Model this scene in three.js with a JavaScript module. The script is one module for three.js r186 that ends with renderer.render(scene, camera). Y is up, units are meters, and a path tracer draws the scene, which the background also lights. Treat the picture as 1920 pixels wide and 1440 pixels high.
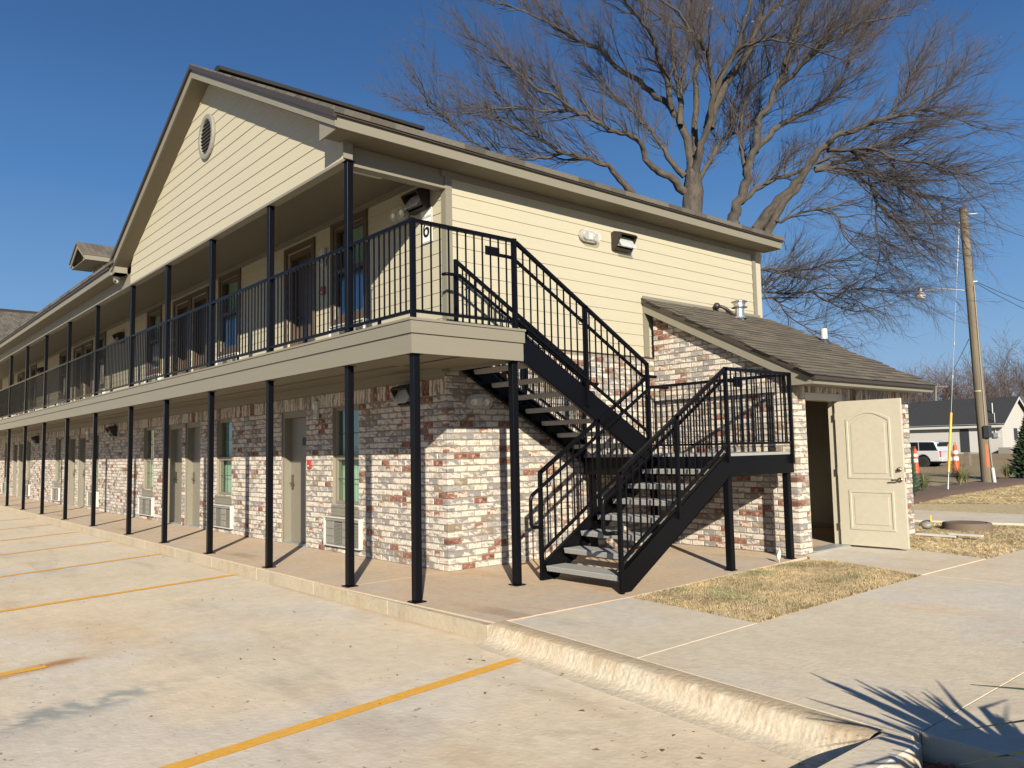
import * as THREE from 'three';
import { mergeGeometries, mergeVertices, toCreasedNormals } from 'three/addons/utils/BufferGeometryUtils.js';
import { RoundedBoxGeometry } from 'three/addons/geometries/RoundedBoxGeometry.js';

/* ---------- camera, sky, sun, exposure ---------- */
const scene = new THREE.Scene();
const camera = new THREE.PerspectiveCamera(51.4, 4 / 3, 0.1, 1500);
camera.position.set(7.983, 1.467, 5.792);
camera.rotation.order = 'YXZ';
camera.rotation.set(0.082, 0.8609, -0.0199);
scene.add(camera);
const renderer = new THREE.WebGLRenderer({ antialias: true });
renderer.setSize(1024, 768);
renderer.toneMapping = THREE.LinearToneMapping;
renderer.toneMappingExposure = 2.0;
renderer.shadowMap.enabled = true;
const SUN = new THREE.Vector3(1.40, 0.70, 1).normalize();
const sun = new THREE.DirectionalLight(new THREE.Color(1, 0.915, 0.765), 5);
sun.position.copy(SUN).multiplyScalar(60);
sun.castShadow = true;
sun.shadow.camera.left = sun.shadow.camera.bottom = -45; sun.shadow.camera.right = sun.shadow.camera.top = 45; sun.shadow.camera.far = 160;
sun.shadow.mapSize.set(4096, 4096);
scene.add(sun, sun.target);
{ // clear winter sky: deep blue aloft, pale towards the horizon and a little brighter round the sun
  const W = 512, H = 256, d = new Float32Array(W * H * 4);
  const stops = [[0, [0.20, 0.28, 0.37]], [4, [0.145, 0.235, 0.345]], [10, [0.085, 0.175, 0.315]], [18, [0.044, 0.115, 0.255]], [26, [0.0265, 0.0735, 0.182]], [34, [0.0185, 0.055, 0.143]], [60, [0.0115, 0.034, 0.1]], [90, [0.0095, 0.028, 0.085]]];
  for (let r = 0; r < H; r++) {
    const el = ((r + 0.5) / H - 0.5) * 180, e = Math.max(0, el);
    let k = 0; while (k < stops.length - 2 && stops[k + 1][0] < e) k++;
    const t = Math.min(1, (e - stops[k][0]) / (stops[k + 1][0] - stops[k][0]));
    for (let c = 0; c < W; c++) {
      const az = ((c + 0.5) / W - 0.5) * 2 * Math.PI, ce = Math.cos(el * Math.PI / 180);
      const dot = Math.cos(az) * ce * SUN.x + Math.sin(el * Math.PI / 180) * SUN.y + Math.sin(az) * ce * SUN.z;
      const g = 1 + 0.35 * Math.pow(Math.max(0, dot), 2) + 1.2 * Math.pow(Math.max(0, dot), 14);
      for (let i = 0; i < 3; i++) d[(r * W + c) * 4 + i] = el < 0 ? [0.09, 0.08, 0.065][i] : (stops[k][1][i] * (1 - t) + stops[k + 1][1][i] * t) * g;
      d[(r * W + c) * 4 + 3] = 1;
    }
  }
  const tex = new THREE.DataTexture(d, W, H, THREE.RGBAFormat, THREE.FloatType);
  tex.mapping = THREE.EquirectangularReflectionMapping; tex.magFilter = THREE.LinearFilter; tex.needsUpdate = true;
  scene.background = tex; scene.environment = tex;
}

/* ---------- random numbers, noise, textures ---------- */
let seedState = 12345;
const reseed = (s) => { seedState = s >>> 0; };
const rnd = () => { seedState = (seedState + 0x6d2b79f5) | 0; let t = Math.imul(seedState ^ (seedState >>> 15), 1 | seedState); t = (t + Math.imul(t ^ (t >>> 7), 61 | t)) ^ t; return ((t ^ (t >>> 14)) >>> 0) / 4294967296; };
const rr = (a, b) => a + (b - a) * rnd();
const pick = (a) => a[Math.floor(rnd() * a.length) % a.length];
const clamp = (x, a = 0, b = 1) => Math.min(b, Math.max(a, x));
const sstep = (a, b, x) => { const t = clamp((x - a) / (b - a)); return t * t * (3 - 2 * t); };
const LAT = new Float32Array(65536);
reseed(77); for (let i = 0; i < 65536; i++) LAT[i] = rnd();
function vnoise(x, y, px = 256, py = 256) {
  const x0 = Math.floor(x), y0 = Math.floor(y), fx = x - x0, fy = y - y0, u = fx * fx * (3 - 2 * fx), v = fy * fy * (3 - 2 * fy);
  const xa = ((x0 % px) + px) % px, xb = (xa + 1) % px, ya = ((y0 % py) + py) % py, yb = (ya + 1) % py;
  const a = LAT[(xa & 255) | ((ya & 255) << 8)], b = LAT[(xb & 255) | ((ya & 255) << 8)], c = LAT[(xa & 255) | ((yb & 255) << 8)], e = LAT[(xb & 255) | ((yb & 255) << 8)];
  return a + (b - a) * u + (c - a) * v + (a - b - c + e) * u * v;
}
function fbm(x, y, oct, px = 256, py = 256, gain = 0.5) {
  let s = 0, a = 1, n = 0;
  for (let o = 0; o < oct; o++) { s += a * vnoise(x + o * 17, y + o * 31, px, py); n += a; a *= gain; x *= 2; y *= 2; px = Math.min(256, px * 2); py = Math.min(256, py * 2); }
  return s / n;
}
const toS = (l) => { l = clamp(l); return Math.round(255 * (l <= 0.0031308 ? 12.92 * l : 1.055 * Math.pow(l, 1 / 2.4) - 0.055)); };
// f(u, v) -> [r, g, b] linear base colour
function colorTex(W, H, f, repeat = true) {
  const d = new Uint8Array(W * H * 4);
  for (let y = 0; y < H; y++) for (let x = 0; x < W; x++) {
    const c = f(x / W, y / H), o = (y * W + x) * 4;
    d[o] = toS(c[0]); d[o + 1] = toS(c[1]); d[o + 2] = toS(c[2]); d[o + 3] = 255;
  }
  const t = new THREE.DataTexture(d, W, H, THREE.RGBAFormat);
  t.colorSpace = THREE.SRGBColorSpace; t.magFilter = THREE.LinearFilter; t.minFilter = THREE.LinearFilter;
  if (repeat) t.wrapS = t.wrapT = THREE.RepeatWrapping;
  t.needsUpdate = true;
  return t;
}
function grayTex(W, H, f) {
  const d = new Uint8Array(W * H * 4);
  for (let y = 0; y < H; y++) for (let x = 0; x < W; x++) { const v = Math.round(255 * clamp(f(x / W, y / H))), o = (y * W + x) * 4; d[o] = d[o + 1] = d[o + 2] = v; d[o + 3] = 255; }
  const t = new THREE.DataTexture(d, W, H, THREE.RGBAFormat);
  t.magFilter = THREE.LinearFilter; t.minFilter = THREE.LinearFilter; t.wrapS = t.wrapT = THREE.RepeatWrapping; t.needsUpdate = true;
  return t;
}
const sized = (t, mx, my = mx) => { const c = t.clone(); c.repeat.set(1 / mx, 1 / my); c.needsUpdate = true; return c; };
const C = (r, g, b) => new THREE.Color().setRGB(r, g, b);

const grainT = colorTex(256, 256, (u, v) => { const k = 0.9 + 0.1 * fbm(u * 16, v * 16, 4, 16, 16); return [k, k, k]; });
const grainB = grayTex(256, 256, (u, v) => fbm(u * 32, v * 32, 4, 32, 32));
const boardB = grayTex(512, 256, (u, v) => 0.6 * fbm(u * 6, v * 64, 3, 6, 64) + 0.4 * fbm(u * 12, v * 24, 3, 12, 24));
const boardT = colorTex(512, 256, (u, v) => { const k = 0.955 + 0.045 * fbm(u * 5, v * 20, 4, 5, 20); return [k, k, k * (0.985 + 0.015 * vnoise(u * 3, v * 3, 3, 3))]; });
function paint(col, rough = 0.6, o = {}) {
  return new THREE.MeshStandardMaterial({ color: col, roughness: rough, metalness: o.metal ?? 0, map: sized(o.board ? boardT : grainT, o.size ?? 0.7, o.sizeY ?? o.size ?? 0.7), bumpMap: sized(o.board ? boardB : grainB, o.bsize ?? 0.3, o.bsizeY ?? o.bsize ?? 0.3), bumpScale: o.bump ?? 0.0006 });
}
function concrete(W, metres, base, o) { // o: stain colour and amount, streak direction
  const t = colorTex(W, W, (u, v) => {
    const big = fbm(u * 3, v * 3, 4, 3, 3), mid = fbm(u * 14 + 5, v * 14, 4, 14, 14), fine = fbm(u * 110, v * 110, 3, 110, 110);
    const streak = fbm(u * (o.sx ?? 5) + 3, v * (o.sy ?? 40) + 9, 4, o.sx ?? 5, o.sy ?? 40);
    const st = sstep(0.5, 0.72, 0.55 * fbm(u * 4 + 2, v * 4 + 8, 4, 4, 4) + 0.45 * streak) * o.stain;
    const dk = sstep(0.60, 0.78, streak) * sstep(0.5, 0.68, fbm(u * 5 + 40, v * 5 + 11, 4, 5, 5)) * (o.dark ?? 0.25);
    const gr = sstep(0.48, 0.7, fbm(u * 5 + 20, v * 5 + 60, 4, 5, 5)) * (o.grey ?? 0.3);
    const speck = vnoise(u * 256, v * 256) > 0.93 && vnoise(u * 90 + 7, v * 90) > 0.62 ? (o.speck ?? 0.45) : 0;
    const k = (0.8 + 0.16 * big + 0.14 * mid + 0.2 * (fine - 0.5)) * (1 - dk) * (1 - speck);
    return [0, 1, 2].map((i) => { let c = base[i] * k; c = c * (1 - st) + c * (o.stainCol[i]) * st; const g = (base[0] + base[1] + base[2]) / 3 * k * [0.94, 0.99, 1.04][i]; return c * (1 - gr) + g * gr; });
  });
  const b = grayTex(512, 512, (u, v) => 0.6 * fbm(u * 60, v * 60, 3, 60, 60) + 0.4 * fbm(u * 8, v * 30, 3, 8, 30));
  return new THREE.MeshStandardMaterial({ map: sized(t, metres), bumpMap: sized(b, 1.6), bumpScale: o.bump ?? 0.003, roughness: 0.88, vertexColors: !!o.vc });
}
const M = {};
M.siding = paint(C(0.485, 0.443, 0.325), 0.62, { board: true, size: 2.4, sizeY: 1.2, bsize: 0.7, bsizeY: 0.35, bump: 0.0016 });
M.trim = paint(C(0.225, 0.205, 0.155), 0.55, { board: true, size: 2, sizeY: 1, bsize: 0.7, bsizeY: 0.35, bump: 0.001 });
M.doorDark = paint(C(0.085, 0.065, 0.05), 0.45);
M.doorPaint = paint(C(0.225, 0.205, 0.155), 0.42);
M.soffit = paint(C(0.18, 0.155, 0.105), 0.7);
M.black = new THREE.MeshPhysicalMaterial({ color: C(0.0045, 0.0045, 0.006), roughness: 0.3, metalness: 0, specularIntensity: 0.22, bumpMap: sized(grainB, 0.25), bumpScale: 0.0004 });
M.tread = paint(C(0.33, 0.325, 0.30), 0.9, { size: 0.9, bsize: 0.4, bump: 0.003 });
M.white = paint(C(0.58, 0.57, 0.53), 0.45);
M.cream = paint(C(0.55, 0.50, 0.385), 0.45);
M.grey = paint(C(0.26, 0.245, 0.21), 0.5);
M.darkSlot = new THREE.MeshStandardMaterial({ color: C(0.03, 0.034, 0.04), roughness: 0.6 });
M.bronze = new THREE.MeshStandardMaterial({ color: C(0.035, 0.027, 0.022), roughness: 0.45, metalness: 0.2 });
M.vent = new THREE.MeshStandardMaterial({ color: C(0.012, 0.011, 0.011), roughness: 0.7 });
M.brown = paint(C(0.10, 0.066, 0.042), 0.5);
M.drip = new THREE.MeshStandardMaterial({ color: C(0.055, 0.042, 0.033), roughness: 0.5, metalness: 0.15, bumpMap: sized(grainB, 0.3), bumpScale: 0.0006 });
M.steel = new THREE.MeshStandardMaterial({ color: C(0.72, 0.72, 0.70), roughness: 0.3, metalness: 0.95, bumpMap: sized(grainB, 0.2), bumpScale: 0.0005 });
M.nickel = new THREE.MeshStandardMaterial({ color: C(0.26, 0.22, 0.18), roughness: 0.28, metalness: 1 });
M.galv = new THREE.MeshStandardMaterial({ color: C(0.42, 0.43, 0.43), roughness: 0.5, metalness: 0.7 });
M.lens = new THREE.MeshPhysicalMaterial({ color: C(0.93, 0.95, 0.95), roughness: 0.12, transmission: 0.75, thickness: 0, ior: 1.5 });
M.clear = new THREE.MeshPhysicalMaterial({ color: C(0.97, 0.96, 0.93), roughness: 0.15, transmission: 0.85, thickness: 0, ior: 1.45 });
M.glassGreen = new THREE.MeshPhysicalMaterial({ color: C(0.78, 0.88, 0.82), roughness: 0.03, transmission: 1, thickness: 0, ior: 1.55 });
M.glassBlue = new THREE.MeshPhysicalMaterial({ color: C(0.58, 0.72, 0.86), roughness: 0.06, transmission: 1, thickness: 0, ior: 1.55 });
M.curtain = paint(C(0.55, 0.60, 0.55), 0.95, { size: 0.4 });
M.curtainDark = paint(C(0.055, 0.06, 0.055), 0.95);
M.red = new THREE.MeshStandardMaterial({ color: C(0.42, 0.03, 0.025), roughness: 0.4 });
M.mortar = paint(C(0.285, 0.24, 0.18), 0.95, { size: 0.35, bsize: 0.2, bump: 0.004 });
M.flash = new THREE.MeshStandardMaterial({ color: C(0.10, 0.075, 0.06), roughness: 0.6 });
M.drywall = paint(C(0.36, 0.33, 0.26), 0.9);
M.lot = concrete(2048, 9, [0.75, 0.64, 0.475], { stain: 0.45, stainCol: [0.96, 0.86, 0.74], sx: 7, sy: 30, grey: 0.3, dark: 0.14, vc: true });
M.walk = concrete(1024, 6, [0.61, 0.47, 0.325], { stain: 0.6, stainCol: [1.02, 0.78, 0.58], sx: 5, sy: 26, grey: 0.25, dark: 0.2 });
M.slab = concrete(2048, 7, [0.69, 0.59, 0.44], { stain: 0.5, stainCol: [1.0, 0.84, 0.70], sx: 8, sy: 22, grey: 0.3, dark: 0.1, speck: 0.2 });
M.kerb = concrete(1024, 3, [0.64, 0.545, 0.40], { stain: 0.3, stainCol: [0.95, 0.8, 0.65], sx: 90, sy: 4, grey: 0.12, dark: 0.12, vc: true, bump: 0.007 });
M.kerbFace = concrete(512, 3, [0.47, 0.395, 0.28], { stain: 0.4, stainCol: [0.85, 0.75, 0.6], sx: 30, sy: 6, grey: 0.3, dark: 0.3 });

/* ---------- geometry helpers ---------- */
function metric(g) { // uv in metres from the dominant axis of each normal
  const p = g.attributes.position, n = g.attributes.normal, uv = new Float32Array(p.count * 2);
  for (let i = 0; i < p.count; i++) {
    const ax = Math.abs(n.getX(i)), ay = Math.abs(n.getY(i)), az = Math.abs(n.getZ(i));
    if (ax >= ay && ax >= az) { uv[i * 2] = p.getZ(i); uv[i * 2 + 1] = p.getY(i); } else if (ay >= az) { uv[i * 2] = p.getX(i); uv[i * 2 + 1] = p.getZ(i); } else { uv[i * 2] = p.getX(i); uv[i * 2 + 1] = p.getY(i); }
  }
  g.setAttribute('uv', new THREE.BufferAttribute(uv, 2));
  return g;
}
const flat = (g) => (g.index ? g.toNonIndexed() : g);
const box = (x0, x1, y0, y1, z0, z1) => { const g = new THREE.BoxGeometry(x1 - x0, y1 - y0, z1 - z0); g.translate((x0 + x1) / 2, (y0 + y1) / 2, (z0 + z1) / 2); return metric(flat(g)); };
const rbox = (x0, x1, y0, y1, z0, z1, r = 0.006, s = 1) => { const g = new RoundedBoxGeometry(x1 - x0, y1 - y0, z1 - z0, s, r); g.translate((x0 + x1) / 2, (y0 + y1) / 2, (z0 + z1) / 2); return metric(flat(g)); };
const merge = (list) => mergeGeometries(list.map((g) => { g = flat(g); for (const k of Object.keys(g.attributes)) if (!['position', 'normal', 'uv'].includes(k)) g.deleteAttribute(k); return g; }));
// polygon in a plane, given thickness; plane 'xy' (thickness along z), 'zy' (points are [z, y], thickness along x), 'xz' (points are [x, z], thickness along y)
function prism(pts, a, b, plane = 'xy', bevel = 0) {
  const s = new THREE.Shape(pts.map(([x, y]) => new THREE.Vector2(x, y)));
  return extr(s, a, b, plane, bevel);
}
function extr(s, a, b, plane, bevel = 0) {
  const g = new THREE.ExtrudeGeometry(s, { depth: b - a - 2 * bevel, bevelEnabled: bevel > 0, bevelThickness: bevel, bevelSize: bevel, bevelOffset: -bevel, bevelSegments: 1, curveSegments: 12 });
  g.translate(0, 0, a + bevel);
  const q = flat(g), p = q.attributes.position.array;
  if (plane !== 'xy') { // swap two axes, then turn the faces round
    const [i, j] = plane === 'zy' ? [0, 2] : [1, 2];
    for (let k = 0; k < p.length; k += 3) { const t = p[k + i]; p[k + i] = p[k + j]; p[k + j] = t; }
    for (let k = 0; k < p.length; k += 9) for (let c = 0; c < 3; c++) { const t = p[k + 3 + c]; p[k + 3 + c] = p[k + 6 + c]; p[k + 6 + c] = t; }
  }
  q.computeVertexNormals();
  return metric(q);
}
const V = (x, y, z) => new THREE.Vector3(x, y, z);
// straight bar of rectangular section between two points, its width level
function bar(a, b, w, h) {
  const d = new THREE.Vector3().subVectors(b, a), L = d.length(); d.normalize();
  const side = Math.abs(d.y) > 0.999 ? V(1, 0, 0) : new THREE.Vector3().crossVectors(V(0, 1, 0), d).normalize(), up = new THREE.Vector3().crossVectors(d, side).normalize();
  const g = flat(new THREE.BoxGeometry(w, h, L)); metric(g);
  g.applyMatrix4(new THREE.Matrix4().makeBasis(side, up, d).setPosition(V(0, 0, 0).addVectors(a, b).multiplyScalar(0.5)));
  return g;
}
function rod(a, b, r0, r1 = r0, n = 10) {
  const d = new THREE.Vector3().subVectors(b, a), g = new THREE.CylinderGeometry(r1, r0, d.length(), n);
  g.applyQuaternion(new THREE.Quaternion().setFromUnitVectors(V(0, 1, 0), d.clone().normalize()));
  g.translate((a.x + b.x) / 2, (a.y + b.y) / 2, (a.z + b.z) / 2);
  return flat(g);
}
const pipe = (pts, r, n = 10, seg = 0) => flat(new THREE.TubeGeometry(new THREE.CatmullRomCurve3(pts, false, 'centripetal'), seg || pts.length * 6, r, n));
function bentPipe(pts, r, n = 10) { // straight runs with tight bends
  const c = new THREE.CurvePath(); let from = pts[0];
  for (let i = 1; i < pts.length; i++) {
    const to = pts[i], next = pts[i + 1];
    if (!next) { c.add(new THREE.LineCurve3(from, to)); break; }
    const k = 0.05, a = to.clone().add(from.clone().sub(to).setLength(Math.min(k, from.distanceTo(to) / 2))), b = to.clone().add(next.clone().sub(to).setLength(Math.min(k, next.distanceTo(to) / 2)));
    c.add(new THREE.LineCurve3(from, a)); c.add(new THREE.QuadraticBezierCurve3(a, to, b)); from = b;
  }
  return flat(new THREE.TubeGeometry(c, pts.length * 14, r, n));
}
const lathe = (prof, n = 24) => flat(new THREE.LatheGeometry(prof.map(([x, y]) => new THREE.Vector2(x, y)), n));

/* ---------- scene helpers ---------- */
const taken = new Map();
const numbered = (n) => { const k = taken.get(n) ?? 0; taken.set(n, k + 1); return k ? n + '_' + String(k).padStart(3, '0') : n; };
function tag(o, label, category, group) { o.userData.label = label; o.userData.category = category; if (group) o.userData.group = group; return o; }
function shade(o) { o.castShadow = o.receiveShadow = true; return o; }
function thing(name, label, category, group, pos = [0, 0, 0], turn = 0) {
  const o = new THREE.Group(); o.name = numbered(name); o.position.set(...pos); o.rotation.y = turn; scene.add(o);
  return tag(o, label, category, group);
}
function part(name, geo, mat, parent, stuff) {
  const m = shade(new THREE.Mesh(Array.isArray(geo) ? merge(geo) : geo, mat)); m.name = name; parent.add(m);
  if (stuff) m.userData.kind = 'stuff';
  return m;
}
function solo(name, geo, mat, label, category, group) { const m = part(numbered(name), geo, mat, scene); return tag(m, label, category, group); }
function ground(name, geo, mat, parent) { const m = part(parent ? name : numbered(name), geo, mat, parent ?? scene); if (!parent) m.userData.kind = 'structure'; return m; }
function copyOf(o, label, pos, turn) {
  const c = o.clone(); c.name = numbered(o.name.replace(/_\d{3}$/, '')); scene.add(c); c.userData = { ...o.userData, label };
  if (pos) c.position.set(...pos); if (turn !== undefined) c.rotation.y = turn;
  return c;
}

/* ---------- ground, lot, pavement ---------- */
const LOT = -0.15;
function sheet(x0, x1, z0, z1, nx, nz, hf, colf, px = 1, pz = 1) { // px, pz > 1 crowd the cells towards x1 and z0
  const pos = [], uv = [], col = [], idx = [];
  for (let j = 0; j <= nz; j++) for (let i = 0; i <= nx; i++) {
    const x = x1 - (x1 - x0) * Math.pow(1 - i / nx, px), z = z0 + (z1 - z0) * Math.pow(j / nz, pz);
    pos.push(x, hf(x, z), z); uv.push(x, z); const c = colf ? colf(x, z) : [1, 1, 1]; col.push(...c);
  }
  for (let j = 0; j < nz; j++) for (let i = 0; i < nx; i++) { const a = j * (nx + 1) + i, b = a + 1, c = a + nx + 1, d = c + 1; idx.push(a, c, b, b, c, d); }
  const g = new THREE.BufferGeometry();
  g.setAttribute('position', new THREE.Float32BufferAttribute(pos, 3)); g.setAttribute('uv', new THREE.Float32BufferAttribute(uv, 2)); g.setAttribute('color', new THREE.Float32BufferAttribute(col, 3));
  g.setIndex(idx); g.computeVertexNormals();
  return g;
}
const blot = (x, z, cx, cz, rx, rz, ang = 0) => { const c = Math.cos(ang), s = Math.sin(ang), dx = x - cx, dz = z - cz, u = (dx * c + dz * s) / rx, v = (-dx * s + dz * c) / rz; return Math.exp(-(u * u + v * v)); };
function lotColor(x, z) {
  let k = 0.95 + 0.1 * fbm(x * 0.35 + 50, z * 0.6 + 50, 4);
  let c = [k, k, k];
  const warm = sstep(0.45, 0.7, fbm(x * 0.5 + 9, z * 0.8 + 80, 4)); c = [c[0] * (1 + 0.02 * warm), c[1] * (1 - 0.02 * warm), c[2] * (1 - 0.06 * warm)];
  const rust = Math.min(1, 1.25 * blot(x, z, 0.69, 4.36, 0.075, 0.2, -0.2) * (0.5 + fbm(x * 12, z * 12, 3)) + 0.95 * blot(x, z, 0.88, 4.8, 0.045, 0.3, -0.22) + 0.35 * blot(x, z, 0.66, 4.25, 0.16, 0.4, -0.2) * fbm(x * 9, z * 9, 3)); c = [c[0] * (1 - 0.35 * rust), c[1] * (1 - 0.62 * rust), c[2] * (1 - 0.85 * rust)];
  const scuff = clamp(1.5 * blot(x, z, 2.05, 4.5, 0.6, 0.16, 1.35) * sstep(0.35, 0.6, fbm(x * 9 + z * 4, z * 14, 4)) + 0.35 * blot(x, z, 2.35, 4.9, 0.5, 0.22, 1.2) * fbm(x * 8, z * 16, 3)); c = c.map((q, i) => q * (1 - [0.5, 0.42, 0.34][i] * scuff));
  const pale = clamp(0.8 * blot(x, z, 2.05, 3.3, 0.04, 1.5, 0.1)); c = c.map((q) => q * (1 + 0.08 * pale));
  const drip = 0.5 * blot(x, z, 4.6, 2.5, 0.25, 0.5) * sstep(0.55, 0.7, fbm(x * 10, z * 10, 3)); c = c.map((q) => q * (1 - 0.3 * drip));
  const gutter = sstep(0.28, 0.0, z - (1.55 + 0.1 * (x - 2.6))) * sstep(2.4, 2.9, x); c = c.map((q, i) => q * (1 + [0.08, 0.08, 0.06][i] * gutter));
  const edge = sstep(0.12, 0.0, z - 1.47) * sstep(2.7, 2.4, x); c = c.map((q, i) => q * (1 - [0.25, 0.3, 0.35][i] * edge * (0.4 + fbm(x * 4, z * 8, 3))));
  return c;
}
{
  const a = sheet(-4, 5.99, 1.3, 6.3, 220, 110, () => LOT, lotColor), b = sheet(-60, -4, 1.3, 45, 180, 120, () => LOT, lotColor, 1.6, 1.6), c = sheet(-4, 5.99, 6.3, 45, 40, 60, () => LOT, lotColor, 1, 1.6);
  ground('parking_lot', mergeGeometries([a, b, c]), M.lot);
}
{ // painted stall lines, slightly ragged
  const yel = new THREE.MeshStandardMaterial({ roughness: 0.75, map: sized(colorTex(512, 512, (u, v) => { const n = fbm(u * 30, v * 30, 4, 30, 30), w = sstep(0.62, 0.78, fbm(u * 60 + 4, v * 60, 3, 60, 60)); const a = [0.86, 0.44, 0.05], b = [0.7, 0.52, 0.28]; return a.map((q, i) => (q * (1 - w * 0.5) + b[i] * w * 0.5) * (0.86 + 0.22 * n)); }), 0.8) });
  reseed(5);
  const line = (x0, z0, x1, z1, w) => {
    const n = 40, pos = [], uv = [], idx = [], dx = x1 - x0, dz = z1 - z0, L = Math.hypot(dx, dz), nx = -dz / L, nz = dx / L;
    for (let i = 0; i <= n; i++) for (const s of [-1, 1]) { const t = i / n, q = s * (w / 2 + rr(-0.003, 0.003)) * (i === 0 ? 0.8 : 1); pos.push(x0 + dx * t + nx * q, LOT + 0.004, z0 + dz * t + nz * q); uv.push(pos[pos.length - 3], pos[pos.length - 1]); }
    for (let i = 0; i < n; i++) { const a = i * 2; idx.push(a, a + 1, a + 2, a + 1, a + 3, a + 2); }
    const g = new THREE.BufferGeometry(); g.setAttribute('position', new THREE.Float32BufferAttribute(pos, 3)); g.setAttribute('uv', new THREE.Float32BufferAttribute(uv, 2)); g.setIndex(idx); g.computeVertexNormals();
    if (g.attributes.normal.getY(0) < 0) { g.setIndex(idx.map((_, i) => idx[i - (i % 3) + [0, 2, 1][i % 3]])); g.computeVertexNormals(); }
    return g;
  };
  for (const a of [[3.19, 1.66, 3.62, 4.9, 0.115], [0.735, 4.42, 0.93, 6.5, 0.115], [-2.84, 1.50, -1.95, 5.4, 0.115], [-6.08, 1.50, -4.6, 5.4, 0.115], [-9.05, 1.52, -7.4, 5.2, 0.115], [-11.75, 1.52, -9.9, 5.2, 0.115], [-14.6, 1.52, -12.6, 5.2, 0.115], [-17.5, 1.52, -15.3, 5.2, 0.115]]) ground('parking_line', line(...a), yel);
}
const slabGeo = (pts, top, bot) => prism(pts, bot, top, 'xz', 0.003);
{ // old walkway along the front and under the stairs, in slabs with narrow joints
  const w = new THREE.Group(); w.name = 'walkway'; w.userData.kind = 'structure'; scene.add(w);
  part('slab', slabGeo([[-0.02, 1.47], [-0.02, -4.0], [2.44, -4.0], [2.52, -3.0], [2.645, -0.3], [2.60, 1.40]], 0, -0.4), M.walk, w);
  for (let x = -0.026; x > -34; x -= 3.2) part('slab', slabGeo([[x, 1.47], [x - 3.196, 1.47], [x - 3.196, -0.3], [x, -0.3]], 0, -0.4), M.walk, w);
  // face of the walkway edge, a little proud and darker
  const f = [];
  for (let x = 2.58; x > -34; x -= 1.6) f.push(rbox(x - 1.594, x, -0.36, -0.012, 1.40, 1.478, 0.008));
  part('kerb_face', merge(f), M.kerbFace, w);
}
{ // newer pavement slabs
  const s = new THREE.Group(); s.name = 'sidewalk'; s.userData.kind = 'structure'; scene.add(s);
  const zj = (x) => 1.285 + 0.1 * (x - 2.62);
  part('slab', slabGeo([[2.649, zj(2.65)], [2.672, -0.26], [4.174, -0.10], [4.200, zj(4.2)]], 0.002, -0.3), M.slab, s);
  part('slab', slabGeo([[4.206, zj(4.2)], [4.18, -0.10], [4.13, -3.44], [6.142, -3.44], [6.142, zj(6.14)]], 0.002, -0.3), M.slab, s);
  part('slab', slabGeo([[4.135, -3.445], [4.18, -5.18], [4.24, -9.9], [6.142, -9.9], [6.142, -3.445]], 0.002, -0.3), M.slab, s);
  part('slab', slabGeo([[2.36, -4.05], [2.5, -3.95], [2.85, -3.88], [4.118, -3.43], [4.166, -5.18], [2.36, -5.78]], 0.004, -0.3), M.slab, s);
  part('slab', slabGeo([[6.147, 1.53], [6.147, -3.44], [9.5, -3.44], [9.5, 1.85]], 0.002, -0.3), M.slab, s);
  part('slab', slabGeo([[6.147, -3.445], [6.147, -9.9], [9.5, -9.9], [9.5, -3.452]], 0.002, -0.3), M.slab, s);
  part('slab', slabGeo([[-9, -9.5], [1.4, -9.76], [4.5, -10.4], [12, -11], [12, -12.3], [2.5, -12.06], [0.5, -11.98], [-9, -11.8]], 0.004, -0.3), M.slab, s);
  // kerb: flat top strip, then a rough rolled face down to the lot
  const col = [], nx = 420, prof = [[0, 0.0], [0.05, 0.004], [0.1, 0.003], [0.145, -0.003], [0.165, -0.016], [0.18, -0.045], [0.192, -0.08], [0.208, -0.112], [0.235, -0.132], [0.29, -0.145], [0.38, -0.153]];
  const pos = [], uv = [], idx = [], m = prof.length;
  for (let i = 0; i <= nx; i++) for (let j = 0; j < m; j++) {
    const x = 2.60 + (6.0 - 2.60) * i / nx, [dz, dy] = prof[j], rough = j < 2 ? 0.002 : 0.009;
    const n = fbm(x * 3.5, j * 0.4 + 3, 5) - 0.5, n2 = fbm(x * 55, j * 1.7, 3) - 0.5;
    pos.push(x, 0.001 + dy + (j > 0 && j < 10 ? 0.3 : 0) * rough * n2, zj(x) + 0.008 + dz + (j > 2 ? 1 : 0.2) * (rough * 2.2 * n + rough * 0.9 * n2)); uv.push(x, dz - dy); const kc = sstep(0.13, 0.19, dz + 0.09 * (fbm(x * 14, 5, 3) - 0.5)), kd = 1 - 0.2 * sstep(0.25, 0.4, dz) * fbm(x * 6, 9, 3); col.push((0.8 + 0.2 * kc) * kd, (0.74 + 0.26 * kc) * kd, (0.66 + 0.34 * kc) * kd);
  }
  for (let i = 0; i < nx; i++) for (let j = 0; j < m - 1; j++) { const a = i * m + j, b = a + 1, c = a + m, d = c + 1; idx.push(a, b, c, b, d, c); }
  const g = new THREE.BufferGeometry(); g.setAttribute('position', new THREE.Float32BufferAttribute(pos, 3)); g.setAttribute('uv', new THREE.Float32BufferAttribute(uv, 2)); g.setAttribute('color', new THREE.Float32BufferAttribute(col, 3)); g.setIndex(idx); g.computeVertexNormals();
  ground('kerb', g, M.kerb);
  ground('kerb', merge([prism([[6.0, 1.64], [6.13, 1.645], [6.2, 1.66], [6.215, 1.75], [6.225, 9], [6.0, 9]], -0.4, 0.001, 'xz', 0.018)]), M.slab);
}
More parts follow.
